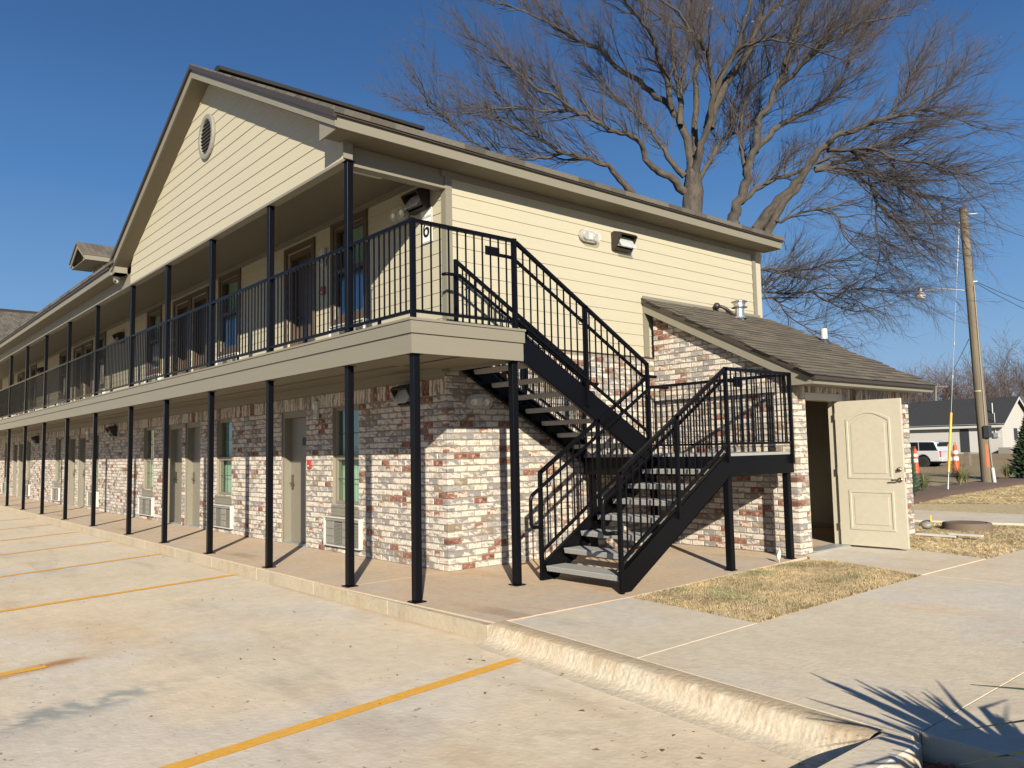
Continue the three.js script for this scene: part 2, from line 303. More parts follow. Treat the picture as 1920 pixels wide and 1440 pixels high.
// planting bed with red mulch in the corner
{
  const soil = new THREE.MeshStandardMaterial({ roughness: 0.95, map: sized(colorTex(256, 256, (u, v) => { const n = fbm(u * 20, v * 20, 4, 20, 20); return [0.20 + 0.2 * n, 0.06 + 0.06 * n, 0.025 + 0.03 * n]; }), 0.7) });
  ground('planting_bed', sheet(6.1, 16, 1.45, 9, 60, 50, (x, z) => -0.16 + 0.05 * fbm(x * 3, z * 3, 3), null), soil);
  reseed(31);
  const chip = metric(flat(new THREE.BoxGeometry(0.06, 0.012, 0.018))), N = 2600, im = new THREE.InstancedMesh(chip, new THREE.MeshStandardMaterial({ color: C(1, 1, 1), roughness: 0.9 }), N), d = new THREE.Object3D();
  for (let i = 0; i < N; i++) { const x = rr(6.23, 7.9), z = rr(1.62, 3.4); d.position.set(x, -0.155 + 0.05 * fbm(x * 3, z * 3, 3) + rr(0.0, 0.02), z); d.rotation.set(rr(-0.4, 0.4), rr(0, 6.3), rr(-0.4, 0.4)); d.scale.setScalar(rr(0.5, 1.3)); d.updateMatrix(); im.setMatrixAt(i, d.matrix); const k = rr(0.5, 1.2); im.setColorAt(i, C(0.36 * k, 0.11 * k, 0.045 * k)); }
  im.name = 'mulch'; im.userData = { label: 'red bark mulch chips in the corner planting bed', category: 'mulch', kind: 'stuff' }; shade(im); scene.add(im);
}
// lawn: dormant tan turf that runs out to the horizon
const rise = (x, z) => 0.42 * sstep(-30, -66, z) + 1.2 * sstep(-90, -260, z);
const lawnTex = colorTex(1024, 1024, (u, v) => { const a = fbm(u * 120, v * 120, 3, 120, 120), b = fbm(u * 10, v * 10, 4, 10, 10), k = 0.45 + 0.75 * a; const g = sstep(0.52, 0.75, b) * 0.3; return [(0.66 - 0.08 * g) * k, (0.52 + 0.01 * g) * k, (0.29 - 0.05 * g) * k]; });
M.lawn = new THREE.MeshStandardMaterial({ map: sized(lawnTex, 3.1), roughness: 1, vertexColors: true, bumpMap: sized(grainB, 0.5), bumpScale: 0.02 });
const inMulch = (x, z) => { const c = -2.1 + 0.85 * Math.sin((z + 8) * 0.1) * 0; const near = -0.45 - 0.045 * (-13.6 - z) * 1.2; const far = -3.0; return z < -13.2 && x < near - 0.12 + 0.25 * fbm(x, z, 2) && x > far - 0.4 && z > -34; };
ground('lawn', sheet(-160, 120, -420, 1.25, 260, 300, (x, z) => -0.03 + rise(x, z), (x, z) => {
  const f = sstep(-14, -30, z), n = fbm(x * 0.4 + 70, z * 0.15 + 70, 4), g = sstep(0.5, 0.7, fbm(x * 0.3 + 20, z * 0.5 + 90, 4)) * f;
  let c = [0.85 + 0.3 * n, 0.85 + 0.3 * n, 0.85 + 0.3 * n]; c = [c[0] * (1 - 0.46 * f - 0.14 * g), c[1] * (1 - 0.50 * f - 0.05 * g), c[2] * (1 - 0.52 * f - 0.1 * g)];
  const red = sstep(-44, -48, z) * sstep(-60, -56, z) * sstep(0.4, 0.6, fbm(x * 0.3, z * 0.5, 3)); return [c[0] * (1 + 0.1 * red), c[1] * (1 - 0.15 * red), c[2] * (1 - 0.2 * red)];
}, 1, 1).translate(0, 0, 0), M.lawn);
ground('terrain', sheet(-900, 900, -900, 900, 8, 8, () => -0.62, null), new THREE.MeshStandardMaterial({ color: C(0.3, 0.25, 0.16), roughness: 1 }));
{ // mulch strip by the utility pole
  const g = sheet(-4.2, 0.6, -36, -12.4, 30, 90, (x, z) => { const a = Math.max(0, (-12.4 - z) / 23.6), near = -0.1 - 1.5 * Math.pow(a, 0.8) + 0.35 * (fbm(x * 2, z * 0.8, 3) - 0.5), far = -2.9 - 0.6 * a; const k = sstep(0, 0.5, near - x) * sstep(0, 0.6, x - far) * sstep(0, 1.2, -12.6 - z); return -0.09 + 0.16 * k + rise(x, z); }, null);
  ground('mulch_bed', g, new THREE.MeshStandardMaterial({ roughness: 1, map: sized(colorTex(256, 256, (u, v) => { const n = fbm(u * 40, v * 40, 4, 40, 40); return [0.085 + 0.11 * n, 0.055 + 0.06 * n, 0.037 + 0.04 * n]; }), 0.9) }));
}
function tuft(n, h, spread, w) { const pos = [], nor = []; for (let i = 0; i < n; i++) { const a = rr(0, 6.28), r = rr(0, spread), x = Math.cos(a) * r, z = Math.sin(a) * r, l = rr(0.35, 0.95) * h, b = rr(0, 6.28), k = h * rr(0.6, 1.1), dx = Math.cos(b) * l, dz = Math.sin(b) * l, px = -Math.sin(b) * w, pz = Math.cos(b) * w; pos.push(x - px, 0, z - pz, x + px, 0, z + pz, x + dx, k, z + dz); for (let q = 0; q < 3; q++) nor.push(0, 1, 0); } const g = new THREE.BufferGeometry(); g.setAttribute('position', new THREE.Float32BufferAttribute(pos, 3)); g.setAttribute('normal', new THREE.Float32BufferAttribute(nor, 3)); return g; }
const inside = (poly, x, z) => { let c = false; for (let i = 0, j = poly.length - 1; i < poly.length; j = i++) if ((poly[i][1] > z) !== (poly[j][1] > z) && x < (poly[j][0] - poly[i][0]) * (z - poly[i][1]) / (poly[j][1] - poly[i][1]) + poly[i][0]) c = !c; return c; };
M.blade = new THREE.MeshStandardMaterial({ color: C(1, 1, 1), roughness: 0.85, side: THREE.DoubleSide });
function turf(name, label, polys, N, h, w, seed, greens, y0) {
  reseed(seed);
  const g = tuft(7, h, 0.03, w), im = new THREE.InstancedMesh(g, M.blade, N), d = new THREE.Object3D(); let k = 0, guard = 0;
  const xs = polys.flat().map((p) => p[0]), zs = polys.flat().map((p) => p[1]), b = [Math.min(...xs), Math.max(...xs), Math.min(...zs), Math.max(...zs)];
  while (k < N && guard++ < N * 12) {
    const x = rr(b[0], b[1]), z = rr(b[2], b[3]); if (!polys.some((p) => inside(p, x, z))) continue;
    d.position.set(x, y0 + rise(x, z), z); d.rotation.set(rr(-0.25, 0.25), rr(0, 6.3), rr(-0.25, 0.25)); d.scale.set(rr(0.7, 1.3), rr(0.6, 1.25), rr(0.7, 1.3)); d.updateMatrix(); im.setMatrixAt(k, d.matrix);
    const q = 0.6 + 0.75 * fbm(x * 3 + 100, z * 3 + 100, 3) * rr(0.6, 1.25), gr = sstep(0.6, 0.74, fbm(x * 2.2 + 33, z * 2.2 + 40, 3)) * greens;
    im.setColorAt(k, C((1.0 - 0.6 * gr) * q, (0.80 - 0.26 * gr) * q, (0.47 - 0.25 * gr) * q)); k++;
  }
  im.count = k; im.name = name; im.userData = { label, category: 'grass', kind: 'stuff' }; shade(im); scene.add(im);
}
const PATCH = [[2.70, -0.24], [4.13, -0.09], [4.10, -3.40], [2.86, -3.83], [2.56, -3.4], [2.6, -2]];
ground('lawn_patch', slabGeo(PATCH, -0.012, -0.3), new THREE.MeshStandardMaterial({ map: sized(lawnTex, 3.1), color: C(0.8, 0.75, 0.7), roughness: 1 }));
turf('grass', 'square of tan winter turf between the stairs and the new pavement', [PATCH], 24000, 0.03, 0.0022, 3, 0.4, -0.012);
turf('far_grass', 'tan winter lawn round the manhole behind the storage room', [[[2.36, -5.86], [4.12, -5.26], [4.2, -9.9], [1.4, -9.6], [-3, -9.4], [-3, -7.8], [2.36, -7.8]], [[-3, -12.1], [4.5, -12.3], [4.5, -17], [-0.4, -14.2], [-0.9, -17], [-1.4, -24], [6, -24], [6, -12.3], [-1, -12.0]]], 70000, 0.032, 0.0028, 4, 0.3, -0.03);

/* ---------- bricks ---------- */
const CELLS = 24; // 6 x 4 brick faces on one sheet
const BT = (() => { // tone kinds: 0 whitewash, 1 whitewash with grey smears, 2 blue grey, 3 red, 4 brown tan, 5 grey with white, 6 pink wash
  const kinds = [0, 0, 1, 1, 1, 0, 0, 1, 6, 5, 0, 1, 2, 2, 5, 5, 4, 4, 3, 3, 0, 6, 1, 3], base = { 0: [0.62, 0.56, 0.475], 1: [0.59, 0.535, 0.465], 2: [0.25, 0.235, 0.235], 3: [0.24, 0.095, 0.062], 4: [0.26, 0.20, 0.145], 5: [0.35, 0.325, 0.30], 6: [0.56, 0.46, 0.38] };
  const smear = { 0: [0.36, 0.325, 0.28], 1: [0.25, 0.235, 0.23], 2: [0.50, 0.45, 0.39], 3: [0.12, 0.055, 0.04], 4: [0.42, 0.35, 0.27], 5: [0.51, 0.45, 0.37], 6: [0.26, 0.115, 0.075] };
  return colorTex(1536, 384, (u, v) => {
    const ci = Math.min(5, Math.floor(u * 6)), cj = Math.min(3, Math.floor(v * 4)), k = ci + 6 * cj, kind = kinds[k], x = u * 6 - ci, y = v * 4 - cj, ox = k * 13.7, oy = k * 7.3;
    const s = sstep(kind === 1 ? 0.47 : kind === 0 ? 0.6 : 0.53, kind === 0 ? 0.72 : 0.62, fbm(ox + x * 2.2 + y * 1.1, oy + y * 0.9 - x * 0.8, 4));
    const s2 = sstep(0.62, 0.7, fbm(ox + 50 + x * 7 - y * 2, oy + 20 + y * 3, 4)), pit = sstep(0.70, 0.78, fbm(ox + x * 16, oy + y * 7, 3)), g = 0.86 + 0.28 * fbm(ox + x * 22, oy + y * 8, 3);
    const edge = 1 - 0.16 * (1 - sstep(0, 0.1, Math.min(x, 1 - x) * 2.6)) - 0.18 * (1 - sstep(0, 0.14, Math.min(y, 1 - y)));
    const b = base[kind], m = smear[kind], dk = kind === 3 ? [0.55, 0.42, 0.34] : kind < 2 ? [0.36, 0.24, 0.17] : [0.2, 0.17, 0.15];
    return [0, 1, 2].map((i) => { let c = b[i] * (1 - s) + m[i] * s; c = c * (1 - 0.55 * s2) + dk[i] * 0.55 * s2; return c * g * edge * (1 - 0.5 * pit); });
  }, false);
})();
const brickB = grayTex(512, 512, (u, v) => 0.5 * fbm(u * 24, v * 24, 4, 24, 24) + 0.5 * fbm(u * 80, v * 80, 2, 80, 80));
M.brick = new THREE.MeshStandardMaterial({ map: BT, roughness: 0.93, bumpMap: brickB, bumpScale: 0.004 });
M.brick.bumpMap.channel = 0;
const TONES = [[0, 1, 5, 6, 10, 20], [2, 3, 4, 7, 11, 22], [12, 13], [18, 19, 23], [16, 17], [9, 14, 15], [8, 21]];
const toneOf = () => { const r = rnd(); return pick(TONES[r < 0.30 ? 0 : r < 0.58 ? 1 : r < 0.68 ? 2 : r < 0.755 ? 3 : r < 0.825 ? 4 : r < 0.935 ? 5 : 6]); };
// one tumbled brick, unit length 1 along x: centre of its front face at the origin, wavy arrises, front chamfered
function brickGeo(len, h, depth, seed, cell, plain) {
  reseed(seed * 7919 + 13);
  const hx = 0.5 * len, hy = h / 2, ci = cell % 6, cj = Math.floor(cell / 6);
  const P = (x, y) => [(ci + 0.04 + 0.92 * (x / len + 0.5)) / 6, (cj + 0.06 + 0.88 * (y / h + 0.5)) / 4];
  const pos = [], uv = [];
  const tri = (a, b, c) => { for (const q of [a, b, c]) { pos.push(q[0], q[1], q[2]); uv.push(...P(q[0] + (q[3] ?? 0), q[1] + (q[4] ?? 0))); } };
  if (plain) {
    const f = [[-hx, -hy, 0], [hx, -hy, 0], [hx, hy, 0], [-hx, hy, 0]], b = f.map((q, i) => [q[0], q[1], -depth, i === 0 || i === 3 ? 0.1 * len : -0.1 * len, i < 2 ? 0.1 * h : -0.1 * h]);
    tri(f[0], f[1], f[2]); tri(f[0], f[2], f[3]);
    for (let i = 0; i < 4; i++) { const j = (i + 1) % 4; tri(f[i], b[i], b[j]); tri(f[i], b[j], f[j]); }
  } else {
    const J = 0.0035, ring = [[-hx, -hy], [-hx * 0.35, -hy], [hx * 0.3, -hy], [hx, -hy], [hx, hy], [hx * 0.35, hy], [-hx * 0.3, hy], [-hx, hy]];
    const o = ring.map(([x, y], i) => { const cx = i === 0 || i === 3 || i === 4 || i === 7 ? rr(-0.002, 0.002) : 0; return [x + cx, y + rr(-J, J) * (y < 0 ? 1.2 : 0.6), -0.006 + rr(-0.002, 0.001)]; });
    const n = o.map(([x, y]) => [x - Math.sign(x) * 0.0045, y - Math.sign(y) * 0.005, rr(-0.0015, 0.0015)]), c = [0, 0, rr(-0.001, 0.001)];
    for (let i = 0; i < 8; i++) {
      const j = (i + 1) % 8, sx = (q) => -Math.sign(q[0]) * 0.12 * len, sy = (q) => -Math.sign(q[1]) * 0.12 * h;
      tri(c, n[i], n[j]); tri(n[i], o[i], o[j]); tri(n[i], o[j], n[j]);
      const bi = [o[i][0], o[i][1], -depth, sx(o[i]), sy(o[i])], bj = [o[j][0], o[j][1], -depth, sx(o[j]), sy(o[j])];
      tri(o[i], bi, bj); tri(o[i], bj, o[j]);
    }
  }
  const g = new THREE.BufferGeometry();
  g.setAttribute('position', new THREE.Float32BufferAttribute(pos, 3)); g.setAttribute('uv', new THREE.Float32BufferAttribute(uv, 2)); g.computeVertexNormals();
  return g;
}
const CH = 0.08, BH = 0.0655, BL = 0.206, ML = 0.0135;
const bankL = new Map();
const brickAt = (depth, shape, cell, plain) => { const k = [depth, shape, cell, plain].join(); if (!bankL.has(k)) { const keep = seedState; bankL.set(k, brickGeo(BL - ML, BH, depth, shape + cell * 5 + 1, cell, plain)); seedState = keep; } return bankL.get(k); };
const eye = camera.position.clone();
// rec: {p, turn, len, depth, roll}
function layBricks(recs, wall, most) {
  for (const r of recs) { const d = r.p.distanceTo(eye); const n = V(Math.sin(r.turn), 0, Math.cos(r.turn)), c = Math.abs(n.dot(eye.clone().sub(r.p))) / d; r.d = d; r.size = r.hidden ? 0 : r.len * BH * c / (d * d); r.cell = toneOf(); r.shape = Math.floor(rnd() * 3); }
  const sorted = [...recs].sort((a, b) => b.size - a.size), single = new Set(sorted.slice(0, most)), rest = [], o = new THREE.Object3D();
  for (const r of recs) {
    const plain = r.d > 15, g = brickAt(r.depth ?? 0.035, plain ? 0 : r.shape, r.cell, plain);
    o.position.copy(r.p); o.rotation.set(0, 0, 0); o.rotation.order = 'YXZ'; o.rotation.y = r.turn + (r.tilt ?? 0); o.rotation.z = r.roll ?? 0; o.scale.set(r.len / (BL - ML), 1, 1); o.updateMatrix();
    if (single.has(r)) { const m = shade(new THREE.Mesh(g, M.brick)); m.name = 'brick'; m.position.copy(o.position); m.rotation.copy(o.rotation); m.scale.copy(o.scale); wall.add(m); }
    else rest.push([g, o.matrix.clone()]);
  }
  let n = 0; for (const [g] of rest) n += g.attributes.position.count;
  const P = new Float32Array(n * 3), N = new Float32Array(n * 3), U = new Float32Array(n * 2), v = new THREE.Vector3(), nm = new THREE.Matrix3(); let k = 0;
  for (const [g, m] of rest) {
    nm.getNormalMatrix(m); const gp = g.attributes.position, gn = g.attributes.normal, gu = g.attributes.uv;
    for (let i = 0; i < gp.count; i++, k++) { v.fromBufferAttribute(gp, i).applyMatrix4(m).toArray(P, k * 3); v.fromBufferAttribute(gn, i).applyMatrix3(nm).normalize().toArray(N, k * 3); U[k * 2] = gu.getX(i); U[k * 2 + 1] = gu.getY(i); }
  }
  if (n) { const g = new THREE.BufferGeometry(); g.setAttribute('position', new THREE.BufferAttribute(P, 3)); g.setAttribute('normal', new THREE.BufferAttribute(N, 3)); g.setAttribute('uv', new THREE.BufferAttribute(U, 2)); part('brickwork', g, M.brick, wall, true); }
}
// pieces of [s0, s1] left when the openings that cross height v are cut out
function cut(s0, s1, v, holes) { let segs = [[s0, s1]]; for (const h of holes) if (v > h[2] && v < h[3]) segs = segs.flatMap(([a, b]) => (h[1] <= a || h[0] >= b ? [[a, b]] : [[a, Math.min(b, h[0] - 0.006)], [Math.max(a, h[1] + 0.006), b]].filter(([p, q]) => q - p > 0.025))); return segs; }
// running bond along a wall: at(s, v) gives the world point, s grows along local -x or +x as dir says
function bond({ turn, at, length, rows, y0 = 0, holes = [], limit = null, cornerA = false, cornerB = false, oddFirst = 0, dir = 1, hidden }) {
  const out = [];
  for (let r = 0; r < rows; r++) {
    const v = y0 + (r + 0.5) * CH, half = (r + oddFirst) % 2 === 1;
    let s = half ? -BL / 2 : 0;
    for (; s < length; s += BL) {
      let a = s + ML / 2, b = s + BL - ML / 2, depth = 0.035;
      if (a < 0) { if (cornerA) continue; a = 0; }
      if (s === 0 && cornerA) { a = 0; depth = 0.097; }
      if (b > length) b = length;
      if (b - a < 0.03) continue;
      for (const [p, q] of cut(a, b, v, holes)) {
        if (limit && !limit((p + q) / 2, v, p, q)) continue;
        out.push({ p: at((p + q) / 2, v).add(V(Math.sin(turn), 0, Math.cos(turn)).multiplyScalar(rr(-0.002, 0.0025))), turn, tilt: rr(-0.006, 0.006), roll: rr(-0.006, 0.006), len: q - p, depth, hidden: hidden && hidden((p + q) / 2, v) });
      }
    }
  }
  return out;
}

/* ---------- the motel ---------- */
const XL = -34, ZB = -7.15, DECK = 2.79, SL = 0.50;
const motel = thing('motel_building', 'two-storey motel with whitewashed brick below and cream lap siding and a front gable above', 'building');
const WIN = [-2.55, -7.27, -12.0, -16.95, -21.72, -26.75, -31.6], DOOR = [-4.265, -9.0, -10.1, -18.5, -19.75, -28.3, -29.55];
const F1 = [], F2 = [];
for (const x of WIN) { F1.push([x - 0.39, x + 0.39, 0.70, 2.15, 'w', x]); F2.push([x - 0.50, x + 0.40, 3.52, 4.93, 'w', x - 0.05]); }
for (const x of DOOR) { F1.push([x - 0.455, x + 0.455, 0, 2.16, 'd', x]); F2.push([x - 0.455, x + 0.455, DECK, 4.87, 'd', x]); }
const AC1 = WIN.map((x) => [x - 0.56, x + 0.50, 0.10, 0.545]);
const holes1 = F1.map((h) => h.slice(0, 4));
const rectHoles = (s, holes) => { for (const h of holes) { const p = new THREE.Path(); p.moveTo(h[0], h[2]); p.lineTo(h[0], h[3]); p.lineTo(h[1], h[3]); p.lineTo(h[1], h[2]); p.closePath(); s.holes.push(p); } return s; };
const rectShape = (x0, x1, y0, y1) => new THREE.Shape([new THREE.Vector2(x0, y0), new THREE.Vector2(x1, y0), new THREE.Vector2(x1, y1), new THREE.Vector2(x0, y1)]);
// mortar backing of the ground floor, front and end
const lower = part('brick_wall', [
  extr(rectHoles(rectShape(XL, -0.009, -0.05, 2.6), holes1.map((h) => [h[0], h[1], h[2] || -0.04, h[3]])), -0.22, -0.0085, 'xy'),
  box(-0.22, -0.0085, -0.05, 2.845, ZB, -0.221), box(XL, 0, -0.05, 2.845, ZB - 0.2, ZB)], M.mortar, motel);
reseed(2024);
{
  const front = bond({ turn: 0, at: (s, v) => V(-s, v, 0), length: -XL, rows: 27, holes: [...holes1, ...AC1.map((a) => [a[0], a[1], a[2] + 0.03, a[3]])].map((h) => [-h[1], -h[0], h[2], h[3]]), cornerA: true, oddFirst: 1, hidden: (s) => s > 14 });
  const end = bond({ turn: Math.PI / 2, at: (s, v) => V(0, v, -s), length: 4.0, rows: 35, cornerA: true, oddFirst: 0, hidden: (s, v) => s > 3 && v < 1.1 });
  // soldier course under the ceiling on the front
  for (let s = 0.07; s < -XL; s += 0.0795) front.push({ p: V(-s - 0.036, 2.165 + 0.105, rr(-0.002, 0.002)), turn: 0, roll: Math.PI / 2 + rr(-0.01, 0.01), len: 0.195, depth: 0.035, hidden: s > 6 });
  for (let r = 27; r < 35; r += 2) end.push({ p: V(0, (r + 0.5) * CH, -0.05), turn: Math.PI / 2, len: 0.09, depth: 0.05, hidden: true });
  for (const r of end) if (r.p.y > 27 * CH && r.depth > 0.05) r.depth = 0.035;
  layBricks([...front, ...end], lower, 300);
}
// upper walls, behind the siding
const upper = part('siding_wall', [
  extr(rectHoles(rectShape(XL, -0.116, DECK - 0.1, 5.12), F2.map((h) => [h[0], h[1], Math.max(h[2], DECK - 0.09), h[3]])), -0.3, -0.1155, 'xy'),
  box(-0.3, -0.1155, 2.845, 5.1, ZB, -0.301), box(XL, -0.116, 2.845, 5.1, ZB - 0.2, ZB)], M.siding, motel);
// lap boards: lower edge proud; [l0, r0] are the ends at the bottom, [l1, r1] at the top
function boardGeo(l0, r0, l1, r1, y0, y1) {
  const zb = 0.0125, zt = 0.003, q = [], A = [l0, y0, zb], B = [r0, y0, zb], Cc = [r1, y1, zt], D = [l1, y1, zt], E = [l0, y0, -0.004], F = [r0, y0, -0.004], G = [r1, y1, -0.004], H = [l1, y1, -0.004];
  for (const t of [[A, B, Cc], [A, Cc, D], [E, F, B], [E, B, A], [D, Cc, G], [D, G, H], [E, A, D], [E, D, H], [B, F, G], [B, G, Cc]]) for (const p of t) q.push(...p);
  const g = new THREE.BufferGeometry(); g.setAttribute('position', new THREE.Float32BufferAttribute(q, 3)); g.computeVertexNormals(); return metric(g);
}
reseed(99);
{
  const EX = 0.172;
  // end wall: local x runs from the far corner (0) to the near corner
  for (let y = 2.872; y < 4.99; y += EX) {
    const y1 = Math.min(y + EX + 0.012, 5.06), g = boardGeo(0.19, 7.05, 0.19, 7.05, y, y1);
    const m = part('siding_board', g, M.siding, upper); m.rotation.y = Math.PI / 2; m.position.x = -0.1155 + rr(0, 0.0012);
  }
  // upper front wall
  for (let y = DECK + 0.02; y < 5.06; y += EX) {
    const y1 = Math.min(y + EX + 0.012, 5.105), hits = F2.filter((h) => h[3] > y + 0.004 && h[2] < y + EX - 0.004), segs = cut(XL, -0.2, 0, hits.map((h) => [h[0], h[1], -1, 1]));
    for (const h of hits) for (const [a, b] of [[Math.max(y, h[3] + 0.004), y1], [y, Math.min(y1, h[2] - 0.004)]]) if (b - a > 0.02 && (b === y1 ? h[3] < y1 : h[2] > y)) { const m = part('siding_board', boardGeo(h[0], h[1], h[0], h[1], a, b), M.siding, upper); m.position.z = -0.1155; }
    for (const [a, b] of segs) { const joints = [a, ...[-3.66 * 3, -3.66 * 6].map((j) => j - rr(0, 1)).filter((j) => j > a + 0.4 && j < b - 0.4).sort((p, q) => p - q), b]; for (let k = 0; k < joints.length - 1; k++) { const m = part('siding_board', boardGeo(joints[k] + (k ? 0.0015 : 0), joints[k + 1], joints[k] + (k ? 0.0015 : 0), joints[k + 1], y, y1), M.siding, upper); m.position.z = -0.1155; } }
  }
}
// front gable
const GX = -4.33, GL = -8.46, GR = -0.03, RAKE = 1.68, EX_E = 0.30, EY = 5.17; // rake fascia top line: EY + SL * (EX_E - |x|...)
const Ttop = (x) => EY + SL * (EX_E - GX - Math.abs(x - GX));
{
  const gable = part('gable_wall', prism([[GL, 4.835], [GR, 4.835], [GR, Ttop(GR) - 0.16], [GX, Ttop(GX) - 0.16], [GL, Ttop(GL) - 0.16]], 1.30, 1.398, 'xy'), M.siding, motel);
  for (let y = 4.822; y < 7.3; y += 0.178) {
    const y1 = y + 0.19, half = (yy) => Math.max(0.02, (Ttop(GX) - 0.125 - yy) / SL), e = (yy) => Math.min(half(yy), 9);
    const l0 = Math.max(GL, GX - e(y)), r0 = Math.min(GR, GX + e(y)), l1 = Math.max(GL, GX - e(y1)), r1 = Math.min(GR, GX + e(y1));
    const m = part('siding_board', boardGeo(l0, r0, l1, r1, y, y1), M.siding, gable); m.position.z = 1.3975 + rr(0, 0.001);
  }
  // oval louvred vent
  const vent = part('gable_vent', (() => { const s = new THREE.Shape(); s.absellipse(-4.35, 6.47, 0.32, 0.36, 0, Math.PI * 2); const h = new THREE.Path(); h.absellipse(-4.35, 6.47, 0.235, 0.275, 0, Math.PI * 2, true); s.holes.push(h); return extr(s, 1.405, 1.455, 'xy', 0.012); })(), M.grey, motel);
  part('backing', (() => { const s = new THREE.Shape(); s.absellipse(-4.35, 6.47, 0.245, 0.285, 0, Math.PI * 2); return extr(s, 1.4, 1.416, 'xy'); })(), M.darkSlot, vent);
  for (let i = 0; i < 9; i++) { const y = 6.235 + i * 0.058, w = 0.235 * Math.sqrt(Math.max(0, 1 - ((y - 6.47) / 0.275) ** 2)); if (w < 0.05) continue; const g = new THREE.BoxGeometry(2 * w, 0.006, 0.036); g.rotateX(0.75); g.translate(-4.35, y, 1.434); part('slat', metric(flat(g)), M.grey, vent); }
}
// ceilings, beams and trim of the two porches
part('porch_ceiling', [box(XL, 1.34, 2.50, 2.53, -0.01, 1.36), box(XL, -0.11, 5.095, 5.125, -0.12, 1.32)], M.soffit, motel);
part('ceiling_batten', [box(XL, 1.30, 2.478, 2.4995, 0.62, 0.66), box(XL, 1.33, 2.475, 2.4995, 1.2, 1.235)], M.soffit, motel);
part('frieze_board', [box(XL, 0.012, 2.385, 2.4995, 0.004, 0.03), box(XL, -0.02, 2.45, 2.4992, 0.031, 0.055), box(XL, -0.225, 5.03, 5.0945, -0.104, -0.08), box(XL, -0.225, 5.06, 5.0945, -0.0795, -0.055), box(-0.104, -0.075, 4.96, 5.04, ZB, -0.02)], M.trim, motel);
part('porch_beam', [box(XL, GL - 0.003, 4.83, 5.045, 1.29, 1.40), box(GL - 0.003, -0.23, 5.02, 5.09, 1.28, 1.2995), box(-0.225, -0.10, 4.83, 5.045, -0.08, 1.296), box(GL, GR + 0.02, 4.80, 4.834, 1.29, 1.415), box(XL, GL - 0.003, 4.808, 4.8295, 1.28, 1.412), box(-0.235, -0.084, 4.806, 4.8295, -0.115, 1.289)], M.trim, motel);
// corner boards
part('corner_board', [box(-0.19, -0.088, DECK, 4.8055, -0.101, -0.088), box(-0.1, -0.088, DECK, 4.8055, -0.19, -0.1012), box(-0.101, -0.086, 4.8055, 5.04, -0.19, -0.08), box(-0.101, -0.086, 2.87, 5.04, ZB, ZB + 0.1), box(-0.003, 0.012, 4.84, 5.06, 1.30, 1.418), box(GL - 0.012, GL + 0.003, 4.84, 5.045, 1.401, 1.418)], M.trim, motel);
part('wall_ledge', [prism([[0.014, 2.846], [0.014, 2.852], [-0.1, 2.878], [-0.1, 2.846]].map(([x, y]) => [x, y]), ZB, -0.0, 'xy')], M.flash, motel);
// deck
part('deck_slab', [box(XL, 1.405, 2.535, 2.752, 0, 1.435), box(0, 1.405, 2.535, 2.752, -0.03, 0)], M.soffit, motel);
part('deck_slab', [box(XL, 1.42, 2.753, DECK, -0.099, 1.45), box(0.0, 1.42, 2.753, DECK, -0.045, -0.0995)], M.grey, motel);
part('deck_fascia', [rbox(XL, 1.435, 2.765, DECK + 0.002, 1.4505, 1.475, 0.004), rbox(1.4205, 1.445, 2.765, DECK + 0.002, -0.05, 1.4745, 0.004)], M.trim, motel);
part('deck_fascia', [box(XL, 1.42, 2.64, 2.762, 1.4365, 1.462), box(1.4065, 1.432, 2.64, 2.762, -0.04, 1.4615)], M.trim, motel);
part('deck_fascia', [box(XL, 1.40, 2.44, 2.638, 1.418, 1.443), box(1.388, 1.413, 2.44, 2.638, -0.03, 1.4425), box(0.0, 1.387, 2.44, 2.638, -0.04, -0.02)], M.trim, motel);
part('deck_soffit', [box(-0.0, 1.387, 2.478, 2.499, -0.019, 1.19)], M.soffit, motel);
// posts
const PX = [1.33, 0.01, -2.111, -4.243, -6.365, -8.488, -11.164, -13.828, -16.546, -19.24, -21.966, -24.65, -27.35, -30.05];
const post = (x, z, y0, y1, plate = 0.068) => [rbox(x - 0.039, x + 0.039, y0 + 0.012, y1, z - 0.039, z + 0.039, 0.007), box(x - plate, x + plate, y0, y0 + 0.012, z - plate, z + plate), box(x - 0.058, x + 0.058, y1 - 0.008, y1, z - 0.058, z + 0.058)];
PX.forEach((x) => part('porch_post', post(x, 1.353, 0.001, 2.442), M.black, motel));
part('porch_post', post(1.31, 0.04, 0.001, 2.442), M.black, motel);
PX.slice(1).forEach((x) => part('porch_post', post(x, 1.353, DECK + 0.001, 4.806, 0.055), M.black, motel));

